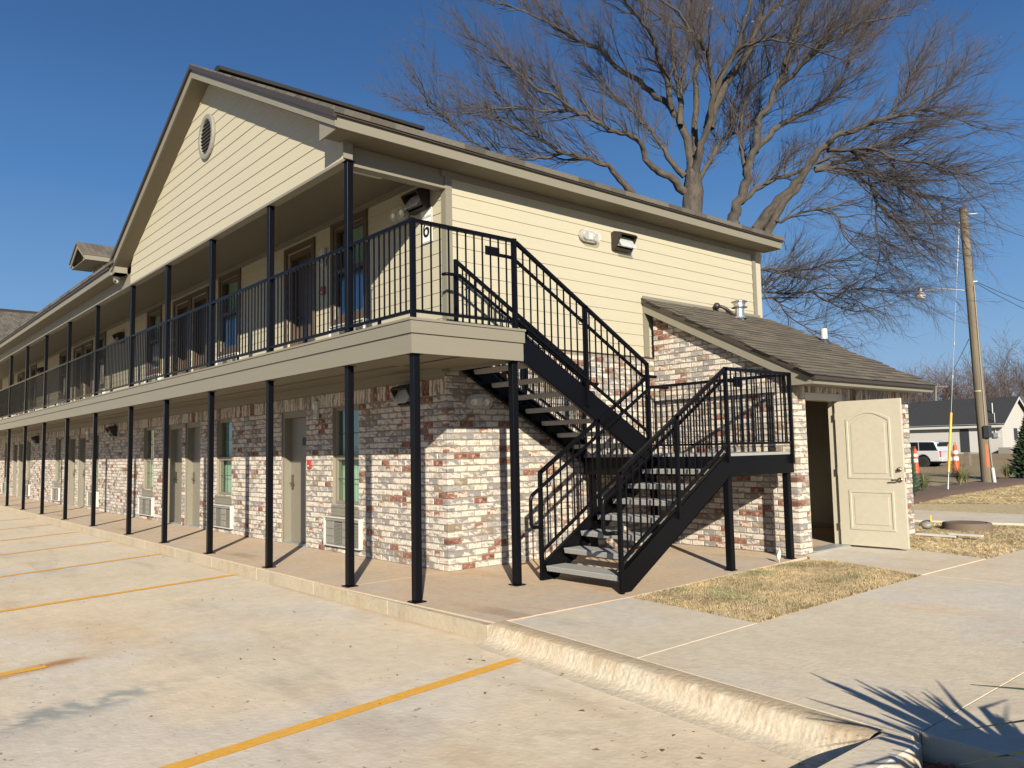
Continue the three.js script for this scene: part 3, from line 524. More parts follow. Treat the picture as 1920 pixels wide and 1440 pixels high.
/* roofs */
const shingleT = colorTex(1024, 1024, (u, v) => {
  const row = Math.floor(v * 7), y = v * 7 - row, off = [0, 0.37, 0.71, 0.12, 0.55, 0.83, 0.28][row], q = ((u + off) % 1) * 6, tab = Math.floor(q), id = row * 6 + tab;
  const k = 0.65 + 0.7 * LAT[id * 97 & 65535], gr = 0.7 + 0.6 * vnoise(u * 250, v * 250), warm = LAT[(id * 31 + 7) & 65535];
  const under = y > 0.9 ? 0.55 : 1;
  return [0.105 * k * gr * under * (0.95 + 0.16 * warm), 0.092 * k * gr * under, 0.072 * k * gr * under];
});
M.shingle = new THREE.MeshStandardMaterial({ map: sized(shingleT, 2, 1), roughness: 0.95, bumpMap: sized(grainB, 0.35), bumpScale: 0.004 });
M.tab = ['0', '1', '2', '3', '4', '5'].map((_, i) => new THREE.MeshStandardMaterial({ color: [C(0.175, 0.15, 0.11), C(0.15, 0.128, 0.098), C(0.195, 0.165, 0.12), C(0.13, 0.112, 0.09), C(0.165, 0.138, 0.104), C(0.21, 0.17, 0.122)][i].multiplyScalar(0.92), roughness: 0.95, map: shingleFace(), bumpMap: sized(grainB, 0.3), bumpScale: 0.004 }));
function shingleFace() { if (!shingleFace.t) shingleFace.t = colorTex(256, 256, (u, v) => { const b = 1 - 0.62 * sstep(0.5, 0.66, v + 0.1 * (fbm(u * 4, v, 2) - 0.5)), k = (0.6 + 0.6 * vnoise(u * 90, v * 60)) * b; return [k, k * 0.985, k * 0.96]; }); return shingleFace.t; }
function grayishGrit() { if (!grayishGrit.t) grayishGrit.t = colorTex(256, 256, (u, v) => { const k = 0.5 + 0.75 * vnoise(u * 128, v * 128, 128, 128); return [k, k, k]; }); return grayishGrit.t; }
{
  // cross gable: two slopes from the rake back, then the long main roof; thickness 0.06 above the fascia line
  const yT = (x) => Ttop(x) + 0.045;
  const right = prism([[EX_E + 0.05, yT(EX_E) - 0.025], [EX_E + 0.05, yT(EX_E) + 0.045], [GX, yT(GX) + 0.045], [GX, yT(GX)]], -7.45, RAKE + 0.03, 'xy');
  const left = prism([[GX, yT(GX)], [GX, yT(GX) + 0.045], [-8.98, yT(-8.98) + 0.045], [-8.98, yT(-8.98)]], -7.45, RAKE + 0.03, 'xy');
  const RZ = -2.9, yz = (z) => 5.24 + SL * (1.73 - z);
  const frontS = prism([[1.73, yz(1.73) - 0.02], [1.73, yz(1.73) + 0.045], [RZ, yz(RZ) + 0.07], [RZ, yz(RZ)]], XL - 3, -8.6, 'zy');
  const backS = prism([[RZ, yz(RZ)], [RZ, yz(RZ) + 0.07], [-7.5, yz(1.73) + 0.045], [-7.5, yz(1.73) - 0.02]], XL - 3, -8.6, 'zy');
  const roof = part('roof', [right, left, frontS, backS], M.shingle, motel);
  part('drip_edge', [box(EX_E + 0.004, EX_E + 0.035, EY - 0.002, EY + 0.042, -7.44, RAKE + 0.024), box(XL - 3, -8.9, 5.165, 5.22, RAKE + 0.004, RAKE + 0.035),
    prism([[EX_E + 0.036, Ttop(EX_E) - 0.03], [EX_E + 0.036, Ttop(EX_E) + 0.05], [GX, Ttop(GX) + 0.07], [-9.0, Ttop(-9.0) + 0.07], [-9.0, Ttop(-9.0)], [GX, Ttop(GX)]], RAKE + 0.0005, RAKE + 0.036, 'xy')], M.drip, roof);
  part('ridge_vent', prism([[GX - 0.16, yT(GX) + 0.02], [GX - 0.15, yT(GX) + 0.085], [GX, yT(GX) + 0.13], [GX + 0.15, yT(GX) + 0.085], [GX + 0.16, yT(GX) + 0.02]], -2.6, 1.30, 'xy'), M.vent, roof);
  part('fascia', [ // rake boards, end eave, main eave
    prism([[EX_E, Ttop(EX_E) - 0.12], [EX_E, Ttop(EX_E)], [GX, Ttop(GX)], [GX, Ttop(GX) - 0.135]], RAKE - 0.025, RAKE, 'xy'),
    prism([[GX, Ttop(GX) - 0.135], [GX, Ttop(GX)], [-8.85, Ttop(-8.85)], [-8.85, Ttop(-8.85) - 0.13]], RAKE - 0.025, RAKE, 'xy'),
    box(EX_E - 0.025, EX_E + 0.003, 5.045, EY, -7.42, RAKE - 0.0255), box(XL - 3, -8.85, 5.045, 5.168, RAKE - 0.025, RAKE + 0.001)], M.trim, roof);
  part('eave_return', prism([[EX_E - 0.03, 5.035], [EX_E - 0.03, Ttop(EX_E) - 0.1], [-0.12, Ttop(-0.12) - 0.13], [-0.12, 5.02]], RAKE - 0.05, RAKE - 0.0262, 'xy'), M.trim, roof);
  part('eave_return', box(-8.9, -8.66, 5.05, 5.22, 1.42, RAKE - 0.0262), M.trim, roof);
  part('soffit', [box(-0.075, EX_E - 0.026, 5.043, 5.06, -7.42, RAKE - 0.06), box(XL - 3, -8.66, 5.05, 5.07, 1.40, RAKE - 0.027),
    prism([[GR, Ttop(GR) - 0.115], [GX, Ttop(GX) - 0.115], [GX, Ttop(GX) - 0.135], [GR, Ttop(GR) - 0.135]], 1.40, RAKE - 0.026, 'xy'), prism([[GX, Ttop(GX) - 0.115], [-8.8, Ttop(-8.8) - 0.115], [-8.8, Ttop(-8.8) - 0.135], [GX, Ttop(GX) - 0.135]], 1.40, RAKE - 0.026, 'xy')], M.soffit, roof);
  // inner stop of the end gable so that no light leaks into the loft
  part('gable_wall', [prism([[-0.12, 5.0], [-0.12, 5.3], [GX, Ttop(GX) - 0.14], [-8.7, 5.2], [-8.7, 5.0]], ZB - 0.2, ZB, 'xy'), box(XL, 0.0, 5.13, 5.15, ZB, 1.3)], M.siding, motel);
  // dormer on the front slope
  const dm = part('dormer', [prism([[-16.05, 5.7], [-14.95, 5.7], [-14.95, 6.72], [-15.5, 7.02], [-16.05, 6.72]], -2.0, 0.35, 'xy')], M.siding, motel);
  const dT = (x) => 7.20 - 0.56 * Math.abs(x + 15.5);
  part('roof', [prism([[-14.72, dT(-14.72)], [-14.72, dT(-14.72) + 0.05], [-15.5, 7.255], [-15.5, 7.2]], -2.4, 0.92, 'xy'), prism([[-15.5, 7.2], [-15.5, 7.255], [-16.28, dT(-16.28) + 0.05], [-16.28, dT(-16.28)]], -2.4, 0.92, 'xy')], M.shingle, dm);
  part('fascia', [prism([[-14.74, dT(-14.74) - 0.11], [-14.74, dT(-14.74)], [-15.5, 7.198], [-15.5, 7.08]], 0.86, 0.885, 'xy'), prism([[-15.5, 7.08], [-15.5, 7.198], [-16.26, dT(-16.26)], [-16.26, dT(-16.26) - 0.11]], 0.86, 0.885, 'xy'), box(-14.76, -14.735, 6.64, 6.765, -1.6, 0.859), box(-16.265, -16.24, 6.64, 6.765, -1.6, 0.859),
    prism([[-14.765, 6.64], [-14.765, 6.76], [-15.02, 6.64]], 0.845, 0.8595, 'xy'), prism([[-16.24, 6.64], [-16.24, 6.76], [-15.98, 6.64]], 0.845, 0.8595, 'xy'), box(-16.24, -14.765, 6.63, 6.645, 0.36, 0.86), box(-15.05, -14.94, 5.7, 6.63, 0.30, 0.365), box(-16.06, -15.95, 5.7, 6.63, 0.30, 0.365), box(-14.955, -14.935, 5.8, 6.63, -0.75, -0.68)], M.trim, dm);
  part('window', [box(-15.85, -15.15, 6.1, 6.6, 0.352, 0.365), box(-14.952, -14.94, 6.05, 6.6, -0.62, 0.22)], M.darkSlot, dm);
}
// second wing of the motel, far left: its roof shows above the front eave
{
  const w = thing('motel_wing', 'grey shingled roof and cream walls of the second motel wing at far left', 'building');
  part('wall', [box(-46, -36.4, -0.3, 6.7, -16, 9)], M.siding, w);
  const roof = part('roof', [prism([[-35.9, 6.62], [-35.9, 6.72], [-41.2, 9.36], [-41.2, 9.28]], -16.5, 9.5, 'xy'), prism([[-41.2, 9.28], [-41.2, 9.36], [-46.5, 6.72], [-46.5, 6.62]], -16.5, 9.5, 'xy')], M.shingle, w);
  part('ridge_cap', prism([[-41.4, 9.25], [-41.2, 9.44], [-41.0, 9.25]], -16.5, 9.5, 'xy'), M.drip, roof);
  part('fascia', box(-35.9, -35.87, 6.5, 6.7, -16.5, 9.5), M.trim, w);
}

/* ---------- windows, doors and fittings of the motel ---------- */
function window1(x, first) { // ground floor, set back in the brick
  const w = 0.78, x0 = x - w / 2, x1 = x + w / 2, y0 = 0.70, y1 = 2.15, f = 0.05, zf = -0.055, mid = 1.40;
  const o = part('window', [box(x0, x0 + f, y0, y1, -0.13, zf), box(x1 - f, x1, y0, y1, -0.13, zf), box(x0 + f, x1 - f, y1 - f, y1, -0.13, zf), box(x0 + f, x1 - f, y0, y0 + f, -0.13, zf), box(x0 + f, x1 - f, mid - 0.03, mid + 0.03, -0.13, zf + 0.006)], M.trim, motel);
  part('pane', box(x0 + f, x1 - f, mid + 0.03, y1 - f, -0.095, -0.091), M.glassGreen, o);
  part('pane', box(x0 + f + 0.012, x1 - f - 0.012, y0 + f + 0.012, mid - 0.03, -0.079, -0.075), M.glassGreen, o);
  part('sash', [box(x0 + f, x0 + f + 0.012, y0 + f, mid - 0.03, -0.085, -0.068), box(x1 - f - 0.012, x1 - f, y0 + f, mid - 0.03, -0.085, -0.068), box(x0 + f + 0.012, x1 - f - 0.012, y0 + f, y0 + f + 0.012, -0.085, -0.068)], M.trim, o);
  part('muntin', [box(x - 0.006, x + 0.006, y0 + f, mid - 0.03, -0.0745, -0.070), box(x0 + f, x1 - f, 1.075, 1.087, -0.0743, -0.0702), box(x - 0.006, x + 0.006, mid + 0.03, y1 - f, -0.0905, -0.086), box(x0 + f, x1 - f, 1.75, 1.762, -0.0903, -0.0862)], M.darkSlot, o);
  part('sill', [box(x0 - 0.012, x1 + 0.012, y0 - 0.035, y0 - 0.001, -0.12, 0.02)], M.trim, o);
  part('apron_panel', [box(x0 - 0.03, x1 + 0.03, 0.545, y0 - 0.036, -0.06, 0.008), box(x0 - 0.03, x1 + 0.03, 0.60, 0.603, 0.008, 0.011)], M.trim, o);
  part('curtain', curtainGeo(x0 - 0.03, x1 + 0.03, y0 - 0.03, y1 + 0.03, -0.19), first ? M.curtain : M.curtain, o);
}
function curtainGeo(x0, x1, y0, y1, z) { // pleated cloth closing the opening from behind
  const n = 44, pos = [], idx = [];
  for (let i = 0; i <= n; i++) for (const y of [y0, y1]) pos.push(x0 + (x1 - x0) * i / n, y, z + 0.012 * Math.sin(i * 1.9) + 0.006 * Math.sin(i * 0.7));
  for (let i = 0; i < n; i++) { const a = i * 2; idx.push(a, a + 2, a + 1, a + 1, a + 2, a + 3); }
  const g = new THREE.BufferGeometry(); g.setAttribute('position', new THREE.Float32BufferAttribute(pos, 3)); g.setIndex(idx); g.computeVertexNormals(); return metric(flat(g));
}
function window2(x) { // upper floor, cased with flat boards
  const w = 0.90, x0 = x - w / 2, x1 = x + w / 2, y0 = 3.52, y1 = 4.93, f = 0.05, zf = -0.115, mid = 4.25, t = 0.105;
  const o = part('window', [box(x0, x0 + f, y0, y1, -0.22, zf), box(x1 - f, x1, y0, y1, -0.22, zf), box(x0 + f, x1 - f, y1 - f, y1, -0.22, zf), box(x0 + f, x1 - f, y0, y0 + f, -0.22, zf), box(x0 + f, x1 - f, mid - 0.03, mid + 0.03, -0.22, zf + 0.006)], M.brown, motel);
  part('pane', box(x0 + f, x1 - f, mid + 0.03, y1 - f, -0.17, -0.166), M.glassGreen, o);
  part('pane', box(x0 + f, x1 - f, y0 + f, mid - 0.03, -0.15, -0.146), M.glassBlue, o);
  part('casing', [box(x0 - t, x0 - 0.001, y0 - t, 5.03, -0.101, -0.08), box(x1 + 0.001, x1 + t, y0 - t, 5.03, -0.101, -0.08), box(x0 - 0.0005, x1 + 0.0005, y1 + 0.001, 5.03, -0.101, -0.082), box(x0 - 0.0005, x1 + 0.0005, y0 - t, y0 - 0.001, -0.101, -0.082)], M.brown, o);
  part('curtain', curtainGeo(x0 - 0.03, x1 + 0.03, y0 - 0.03, y1 + 0.03, -0.26), M.curtain, o);
}
function door(x, y0, upperFloor, plaque) {
  const w = 0.91, x0 = x - w / 2, x1 = x + w / 2, zb = upperFloor ? -0.116 : 0, H = upperFloor ? 2.08 : 2.16, y1 = y0 + H, j = 0.06, zs = zb - 0.15;
  const o = part('door', rbox(x0 + j, x1 - j, y0 + 0.025, y1 - 0.1, zs - 0.045, zs, 0.004), upperFloor ? M.doorDark : M.doorPaint, motel);
  part('door_frame', [box(x0, x0 + j - 0.001, y0, y1, zs - 0.06, zb - 0.03), box(x1 - j + 0.001, x1, y0, y1, zs - 0.06, zb - 0.03), box(x0 + j - 0.001, x1 - j + 0.001, y1 - 0.098, y1, zs - 0.06, zb - 0.03), ...(upperFloor ? [box(x0 - 0.11, x0 - 0.001, y0, 4.97, -0.101, -0.08), box(x1 + 0.001, x1 + 0.11, y0, 4.97, -0.101, -0.08), box(x0, x1, y1 + 0.001, 4.97, -0.101, -0.082)] : [])], upperFloor ? M.brown : M.trim, o);
  part('threshold', box(x0 + 0.002, x1 - 0.002, y0 + 0.0005, y0 + 0.022, zs - 0.06, zb - 0.02), M.galv, o);
  part('handle', [rod(V(x0 + j + 0.07, y0 + 0.98, zs), V(x0 + j + 0.07, y0 + 0.98, zs + 0.055), 0.013), rod(V(x0 + j + 0.07, y0 + 0.98, zs + 0.05), V(x0 + j + 0.19, y0 + 0.98, zs + 0.05), 0.011), box(x0 + j + 0.04, x0 + j + 0.10, y0 + 0.88, y0 + 1.12, zs, zs + 0.018)].map((g) => { g.deleteAttribute('uv'); g.setAttribute('uv', new THREE.Float32BufferAttribute(new Float32Array(g.attributes.position.count * 2), 2)); return g; }), M.nickel, o);
  if (plaque) { part('number_plaque', [rbox(x + 0.03, x + 0.19, y0 + 1.60, y0 + 1.73, zs, zs + 0.008, 0.003)], M.darkSlot, o); }
}
WIN.forEach((x, i) => { window1(x, i === 0); window2(x - 0.05); });
DOOR.forEach((x, i) => { door(x, 0, false, true); door(x, DECK, true, false); });

const fixed = (g) => { g.deleteAttribute('uv'); g.setAttribute('uv', new THREE.Float32BufferAttribute(new Float32Array(g.attributes.position.count * 2), 2)); return g; };
const gang = (list) => merge(list.map((g) => fixed(flat(g))));
// through-wall air conditioners
{
  const ord = ['nearest the corner', 'second from the corner', 'third from the corner', 'fourth from the corner', 'fifth from the corner', 'sixth from the corner', 'farthest from the corner'];
  const lab = (f, i) => `white edged grey louvred air conditioner under the ${f ? 'upper balcony' : 'ground floor'} window ${ord[i]}`;
  const a = thing('wall_air_conditioner', lab(0, 0), 'air conditioner', 'air conditioners under the room windows', [WIN[0] - 0.03, 0.10, 0]);
  const w = 0.53, h = 0.43;
  part('sleeve', [box(-w, -w + 0.018, 0, h, -0.05, 0.062), box(w - 0.018, w, 0, h, -0.05, 0.062), box(-w + 0.0181, w - 0.0181, h - 0.018, h, -0.05, 0.062), box(-w + 0.0181, w - 0.0181, 0, 0.018, -0.05, 0.062)], M.white, a);
  const gr = part('grille', [box(-w + 0.019, w - 0.019, 0.019, h - 0.019, -0.04, 0.03), box(-w + 0.019, w - 0.019, h - 0.06, h - 0.0195, 0.0301, 0.045)], M.grey, a);
  for (let c = 0; c < 4; c++) {
    const x0 = -0.5 + c * 0.25 + 0.012, x1 = x0 + 0.226, solid = c === 0 || c === 2;
    if (!solid) part('recess', box(x0, x1, 0.035, 0.36, 0.0302, 0.0325), M.darkSlot, gr);
    for (let r = 0; r < (solid ? 3 : 16); r++) { const y = solid ? 0.035 + r * 0.11 : 0.04 + r * 0.0198; part(solid ? 'panel' : 'louver', solid ? rbox(x0, x1, y, y + 0.1, 0.031, 0.043, 0.003) : (() => { const g = new THREE.BoxGeometry(x1 - x0, 0.0045, 0.02); g.rotateX(0.6); g.translate((x0 + x1) / 2, y, 0.04); return metric(flat(g)); })(), M.grey, gr); }
  }
  WIN.forEach((x, i) => { if (i) copyOf(a, lab(0, i), [x - 0.03, 0.10, 0]); });
  WIN.forEach((x, i) => copyOf(a, lab(1, i), [x - 0.05, 2.98, -0.10]));
}
// wall packs: bronze wedge housings with a glass front looking down and out
{
  const w = thing('wall_light', 'bronze wedge floodlight on cream siding above the stairs, right of the emergency light', 'wall light', 'floodlights on the motel walls', [-0.10, 4.48, -3.40], Math.PI / 2); w.scale.setScalar(0.92);
  const sec = [[0, 0], [0, 0.29], [0.06, 0.31], [0.20, 0.27], [0.235, 0.235], [0.10, 0.02], [0.05, 0]]; // z, y
  part('housing', [prism(sec, -0.20, -0.186, 'zy'), prism(sec, 0.186, 0.20, 'zy'), prism([[0, 0.0], [0, 0.29], [0.06, 0.31], [0.20, 0.27], [0.235, 0.235], [0.222, 0.228], [0.195, 0.255], [0.06, 0.293], [0.014, 0.277], [0.014, 0.012], [0.10, 0.034], [0.106, 0.02], [0.05, 0]], -0.186, 0.186, 'zy')], M.bronze, w);
  part('lens', (() => { const g = box(-0.18, 0.18, -0.115, 0.115, -0.004, 0.004); g.rotateX(-0.56); g.translate(0, 0.13, 0.158); return g; })(), M.lens, w);
  part('reflector', (() => { const g = box(-0.18, 0.18, -0.1, 0.1, -0.002, 0.002); g.rotateX(-0.3); g.translate(0, 0.15, 0.09); return g; })(), M.grey, w);
  copyOf(w, 'dark floodlight on brick just left of the motel corner, half behind a post', [-0.78, 2.06, 0.0], 0);
  copyOf(w, 'dark floodlight under the balcony between the third and fourth ground floor windows', [-14.9, 2.02, 0.0], 0);
  copyOf(w, 'dark floodlight under the balcony at the far left, beyond the fifth ground floor window', [-25.0, 2.02, 0.0], 0);
  copyOf(w, 'dark floodlight on the upper wall beside the building number sign, near the corner', [-0.64, 4.63, -0.10], 0);
  copyOf(w, 'dark floodlight on the upper wall between the third and fourth upstairs windows', [-14.8, 4.5, -0.10], 0);
  copyOf(w, 'dark floodlight on the upper wall at the far left, beyond the fifth upstairs window', [-25.0, 4.5, -0.10], 0);
}
{ // twin-lamp emergency lights
  const e = thing('emergency_light', 'clear domed emergency light high on cream siding, left of the floodlight', 'emergency light', 'emergency lights on the motel walls', [-0.10, 4.60, -2.69], Math.PI / 2);
  const pill = (hw, hh, a, b) => { const s = new THREE.Shape(); s.moveTo(-hw + hh, -hh); s.lineTo(hw - hh, -hh); s.absarc(hw - hh, 0, hh, -Math.PI / 2, Math.PI / 2); s.lineTo(-hw + hh, hh); s.absarc(-hw + hh, 0, hh, Math.PI / 2, Math.PI * 1.5); return extr(s, a, b, 'xy', 0.01); };
  part('base', pill(0.19, 0.095, 0, 0.03), M.grey, e);
  part('cover', pill(0.185, 0.09, 0.031, 0.115), M.clear, e);
  for (const x of [-0.1, 0.1]) { const g = lathe([[0.001, 0], [0.045, 0.01], [0.05, 0.03], [0.046, 0.034], [0.001, 0.02]], 18); g.rotateX(Math.PI / 2 + 0.3); g.translate(x, 0, 0.06); part('lamp', g, M.steel, e); }
  part('battery_box', rbox(-0.06, 0.06, -0.05, 0.05, 0.0305, 0.07, 0.008), M.white, e);
  copyOf(e, 'clear emergency light on shaded brick of the end wall, under the stairs', [0, 2.08, -0.46], Math.PI / 2);
  copyOf(e, 'emergency light upstairs beside the floodlight, left of the building number sign', [-1.10, 4.70, -0.10], 0);
}
{ // fire alarm horns and pulls
  const h = thing('alarm_horn', 'white alarm horn on brick between the corner window and the first door', 'alarm horn', 'alarm horns on the motel front', [-3.42, 2.0, 0.002]);
  part('body', rbox(-0.065, 0.065, 0, 0.28, 0, 0.05, 0.01), M.white, h);
  part('strobe', rbox(-0.04, 0.04, 0.15, 0.235, 0.051, 0.075, 0.012), M.clear, h);
  part('grille', [0, 1, 2, 3].map((i) => box(-0.04, 0.04, 0.04 + i * 0.022, 0.05 + i * 0.022, 0.0505, 0.055)), M.grey, h);
  copyOf(h, 'alarm horn on cream upper wall between the corner window and the first door', [-3.38, 4.42, -0.10]);
  copyOf(h, 'alarm horn on brick beside the fourth ground floor window', [-17.7, 2.0, 0.002]);
  const p = thing('alarm_pull', 'small red fire alarm pull on sunlit brick beside the first ground floor door', 'fire alarm', 'fire alarm pulls', [-3.66, 1.24, 0.003]);
  part('body', rbox(-0.05, 0.05, 0, 0.13, 0, 0.035, 0.006), M.red, p); part('lever', rbox(-0.03, 0.03, 0.025, 0.045, 0.0355, 0.05, 0.004), M.white, p);
  copyOf(p, 'small red fire alarm pull upstairs on cream siding beside the first door', [-3.40, 3.97, -0.10]);
}
{ // building number sign
  const cv = document.createElement('canvas'); cv.width = 256; cv.height = 440; const g = cv.getContext('2d');
  g.fillStyle = '#efece2'; g.fillRect(0, 0, 256, 440); g.strokeStyle = '#1b1a18'; g.lineWidth = 6; g.beginPath(); g.roundRect(10, 10, 236, 420, 28); g.stroke();
  g.fillStyle = '#161514'; g.textAlign = 'center'; g.font = 'bold 46px sans-serif'; g.fillText('BUILDING', 128, 122, 216); g.font = 'bold 290px sans-serif'; g.fillText('6', 128, 368);
  const t = new THREE.CanvasTexture(cv); t.colorSpace = THREE.SRGBColorSpace;
  const s = thing('building_sign', 'white building number 6 sign on the upper wall behind the corner railing', 'sign', undefined, [-0.53, 4.42, -0.10]);
  part('plate', rbox(-0.135, 0.135, -0.23, 0.23, 0, 0.011, 0.004), M.white, s);
  const f = new THREE.PlaneGeometry(0.262, 0.452); f.translate(0, 0, 0.0125); part('lettering', f, new THREE.MeshStandardMaterial({ map: t, roughness: 0.4 }), s);
}
{ // ceiling light of the upper porch, security camera
  const c = thing('ceiling_light', 'flat white ceiling light under the upper porch near the gable corner', 'ceiling light', undefined, [-0.56, 5.095, 0.72]);
  part('housing', rbox(-0.17, 0.17, -0.10, 0, -0.24, 0.24, 0.006), M.cream, c); part('diffuser', rbox(-0.16, 0.16, -0.115, -0.1005, -0.23, 0.23, 0.004), M.white, c);
  const k = thing('security_camera', 'white dome security camera under the eave at the left end of the gable', 'camera', undefined, [-8.98, 5.05, 1.53]);
  part('base', lathe([[0.001, 0], [0.07, 0], [0.07, -0.03], [0.06, -0.05], [0.001, -0.05]], 20), M.white, k);
  const b = new THREE.SphereGeometry(0.062, 20, 14); b.translate(0, -0.075, 0); part('dome', metric(flat(b)), M.white, k);
  const l = new THREE.SphereGeometry(0.034, 14, 10); l.translate(0.028, -0.09, 0.032); part('lens', metric(flat(l)), M.darkSlot, k);
}

/* ---------- balcony railing ---------- */
const rail = (a, b, w = 0.04, h = 0.04) => bar(a, b, w, h);
{
  const r = thing('balcony_railing', 'black steel balcony railing with thin upright bars along the upper floor', 'railing');
  const zR = 1.365, top = 3.805, bot = 2.88, thin = 0.014, many = [];
  const section = (x0, x1) => {
    part('top_rail', rail(V(x0, top, zR), V(x1, top, zR)), M.black, r); part('bottom_rail', rail(V(x0, bot, zR), V(x1, bot, zR), 0.03, 0.03), M.black, r);
    const n = Math.round(Math.abs(x1 - x0) / 0.107);
    for (let i = 1; i < n; i++) { const x = x0 + (x1 - x0) * i / n, g = box(x - thin / 2, x + thin / 2, bot + 0.0151, top - 0.0201, zR - thin / 2, zR + thin / 2); if (x > -17) part('baluster', g, M.black, r); else many.push(g); }
    part('foot', [box((x0 + x1) / 2 - 0.015, (x0 + x1) / 2 + 0.015, DECK + 0.001, bot - 0.0151, zR - 0.015, zR + 0.015)], M.black, r);
  };
  section(1.305, 0.062);
  for (let i = 1; i < PX.length - 1; i++) section(PX[i] - 0.052, PX[i + 1] + 0.052);
  part('baluster_row', many, M.black, r, true);
  const xe = 1.33;
  part('rail_post', [box(xe - 0.024, xe + 0.024, DECK + 0.001, 3.83, zR - 0.024, zR + 0.024)], M.black, r);
  part('rail_post', [box(xe - 0.024, xe + 0.024, DECK + 0.001, 3.83, -0.014, 0.034)], M.black, r);
  part('top_rail', rail(V(xe, top, zR - 0.0245), V(xe, top, 0.0345)), M.black, r); part('bottom_rail', rail(V(xe, bot, zR - 0.0245), V(xe, bot, 0.0345), 0.03, 0.03), M.black, r);
  for (let i = 1; i < 12; i++) { const z = zR - (zR - 0.01) * i / 12; part('baluster', box(xe - thin / 2, xe + thin / 2, bot + 0.0151, top - 0.0201, z - thin / 2, z + thin / 2), M.black, r); }
}

/* ---------- steel stairs ---------- */
{
  const s = thing('steel_staircase', 'black steel switchback staircase with grey concrete treads against the end wall', 'staircase');
  const channel = (pts, x, inn) => { // web plate with flanges along its two long edges; pts [z, y]: top a-b, bottom c-d
    const [a, b, c, d] = pts, w = 0.05 * inn, P = (q) => V(x + w / 2, q[1], q[0]);
    return [prism(pts, Math.min(x, x + 0.008 * inn), Math.max(x, x + 0.008 * inn), 'zy'), bar(P([a[0], a[1] - 0.006]), P([b[0], b[1] - 0.006]), 0.05, 0.01), bar(P([c[0], c[1] + 0.006]), P([d[0], d[1] + 0.006]), 0.05, 0.01)];
  };
  const up = [[-0.055, 2.81], [-2.30, 1.54], [-2.30, 1.225], [-0.055, 2.50]], lo = [[-0.335, 0.20], [-2.262, 1.38], [-2.262, 1.075], [-0.49, 0.004]];
  part('stringer', channel(up, 1.29, -1), M.black, s); part('stringer', channel(up, 0.11, 1), M.black, s);
  part('stringer', [...channel(lo, 2.475, -1), prism([[-0.335, 0.004], [-0.335, 0.2], [-0.49, 0.0041]], 2.467, 2.4749, 'zy')], M.black, s);
  part('stringer', [...channel(lo, 1.30, 1), prism([[-0.345, 0.004], [-0.345, 0.2], [-0.49, 0.0041]], 1.3001, 1.308, 'zy')], M.black, s);
  const tread = (x0, x1, y, z) => {
    const t = part('tread', prism([[z + 0.012, y - 0.006], [z + 0.006, y], [z - 0.285, y], [z - 0.285, y - 0.03], [z - 0.05, y - 0.06], [z - 0.004, y - 0.058]], x0, x1, 'zy'), M.tread, s);
    for (const x of [x0 + 0.004, x1 - 0.012]) part('bracket', prism([[z - 0.03, y - 0.0605], [z - 0.26, y - 0.034], [z - 0.16, y - 0.15]], x, x + 0.008, 'zy'), M.black, t);
  };
  for (let i = 1; i <= 8; i++) tread(0.165, 1.235, DECK - 0.159 * i, -0.045 - 0.281 * (i - 1) + 0.015);
  for (let i = 1; i <= 7; i++) tread(1.36, 2.42, 0.17 * i, -0.36 - 0.279 * (i - 1));
  part('landing_frame', [box(0.11, 2.475, 1.10, 1.335, -2.31, -2.2625), box(0.11, 2.475, 1.10, 1.335, -3.72, -3.67), box(2.43, 2.4749, 1.1001, 1.3349, -3.67, -2.31), box(0.1101, 0.16, 1.1001, 1.3349, -3.67, -2.31), box(1.25, 1.30, 1.12, 1.33, -3.67, -2.31)], M.black, s);
  part('landing', rbox(0.115, 2.47, 1.3355, 1.372, -3.715, -2.2625, 0.006), M.tread, s);
  for (const [x, z] of [[2.40, -2.345], [2.40, -3.655], [0.2, -2.345], [0.2, -3.655]]) part('leg', [rbox(x - 0.04, x + 0.04, 0.01, 1.0995, z - 0.04, z + 0.04, 0.006), box(x - 0.055, x + 0.055, 0.001, 0.01, z - 0.055, z + 0.055)], M.black, s);
  // guards: a and b are points on the nosing line
  const thin = 0.014;
  const guard = (a, b, { h = 1.0, low = 0.115, posts = [0, 1], foot = 0, n = 0, footA = 0 }) => {
    const lerp = (t, y) => V(a.x + (b.x - a.x) * t, a.y + (b.y - a.y) * t + y, a.z + (b.z - a.z) * t), run = Math.hypot(b.x - a.x, b.z - a.z), N = n || Math.round(run / 0.107);
    part('top_rail', rail(lerp(0, h), lerp(1, h)), M.black, s); part('bottom_rail', rail(lerp(0, low), lerp(1, low), 0.03, 0.03), M.black, s);
    for (const t of posts) { const p = lerp(t, 0), f = t === 0 && footA ? 0.001 : p.y - foot; part('rail_post', box(p.x - 0.02, p.x + 0.02, f, p.y + h + 0.02, p.z - 0.02, p.z + 0.02), M.black, s); }
    for (let i = 1; i < N; i++) { const t = i / N; if (posts.some((q) => Math.abs(q - t) * run < 0.04)) continue; const p = lerp(t, 0); part('baluster', box(p.x - thin / 2, p.x + thin / 2, p.y + low, p.y + h, p.z - thin / 2, p.z + thin / 2), M.black, s); }
  };
  guard(V(1.31, 2.80, -0.035), V(1.31, 1.535, -2.255), { posts: [0.495, 1], foot: 0.2 });
  guard(V(0.13, 2.82, -0.07), V(0.13, 1.535, -2.29), { posts: [0, 0.5, 1], foot: 0.12 });
  guard(V(2.495, 0.20, -0.325), V(2.495, 1.372, -2.25), { posts: [0, 0.5, 1], foot: 0.1, footA: 1 });
  guard(V(1.28, 0.20, -0.36), V(1.28, 1.385, -2.30), { posts: [0, 0.5, 1], foot: 0.1, footA: 1 });
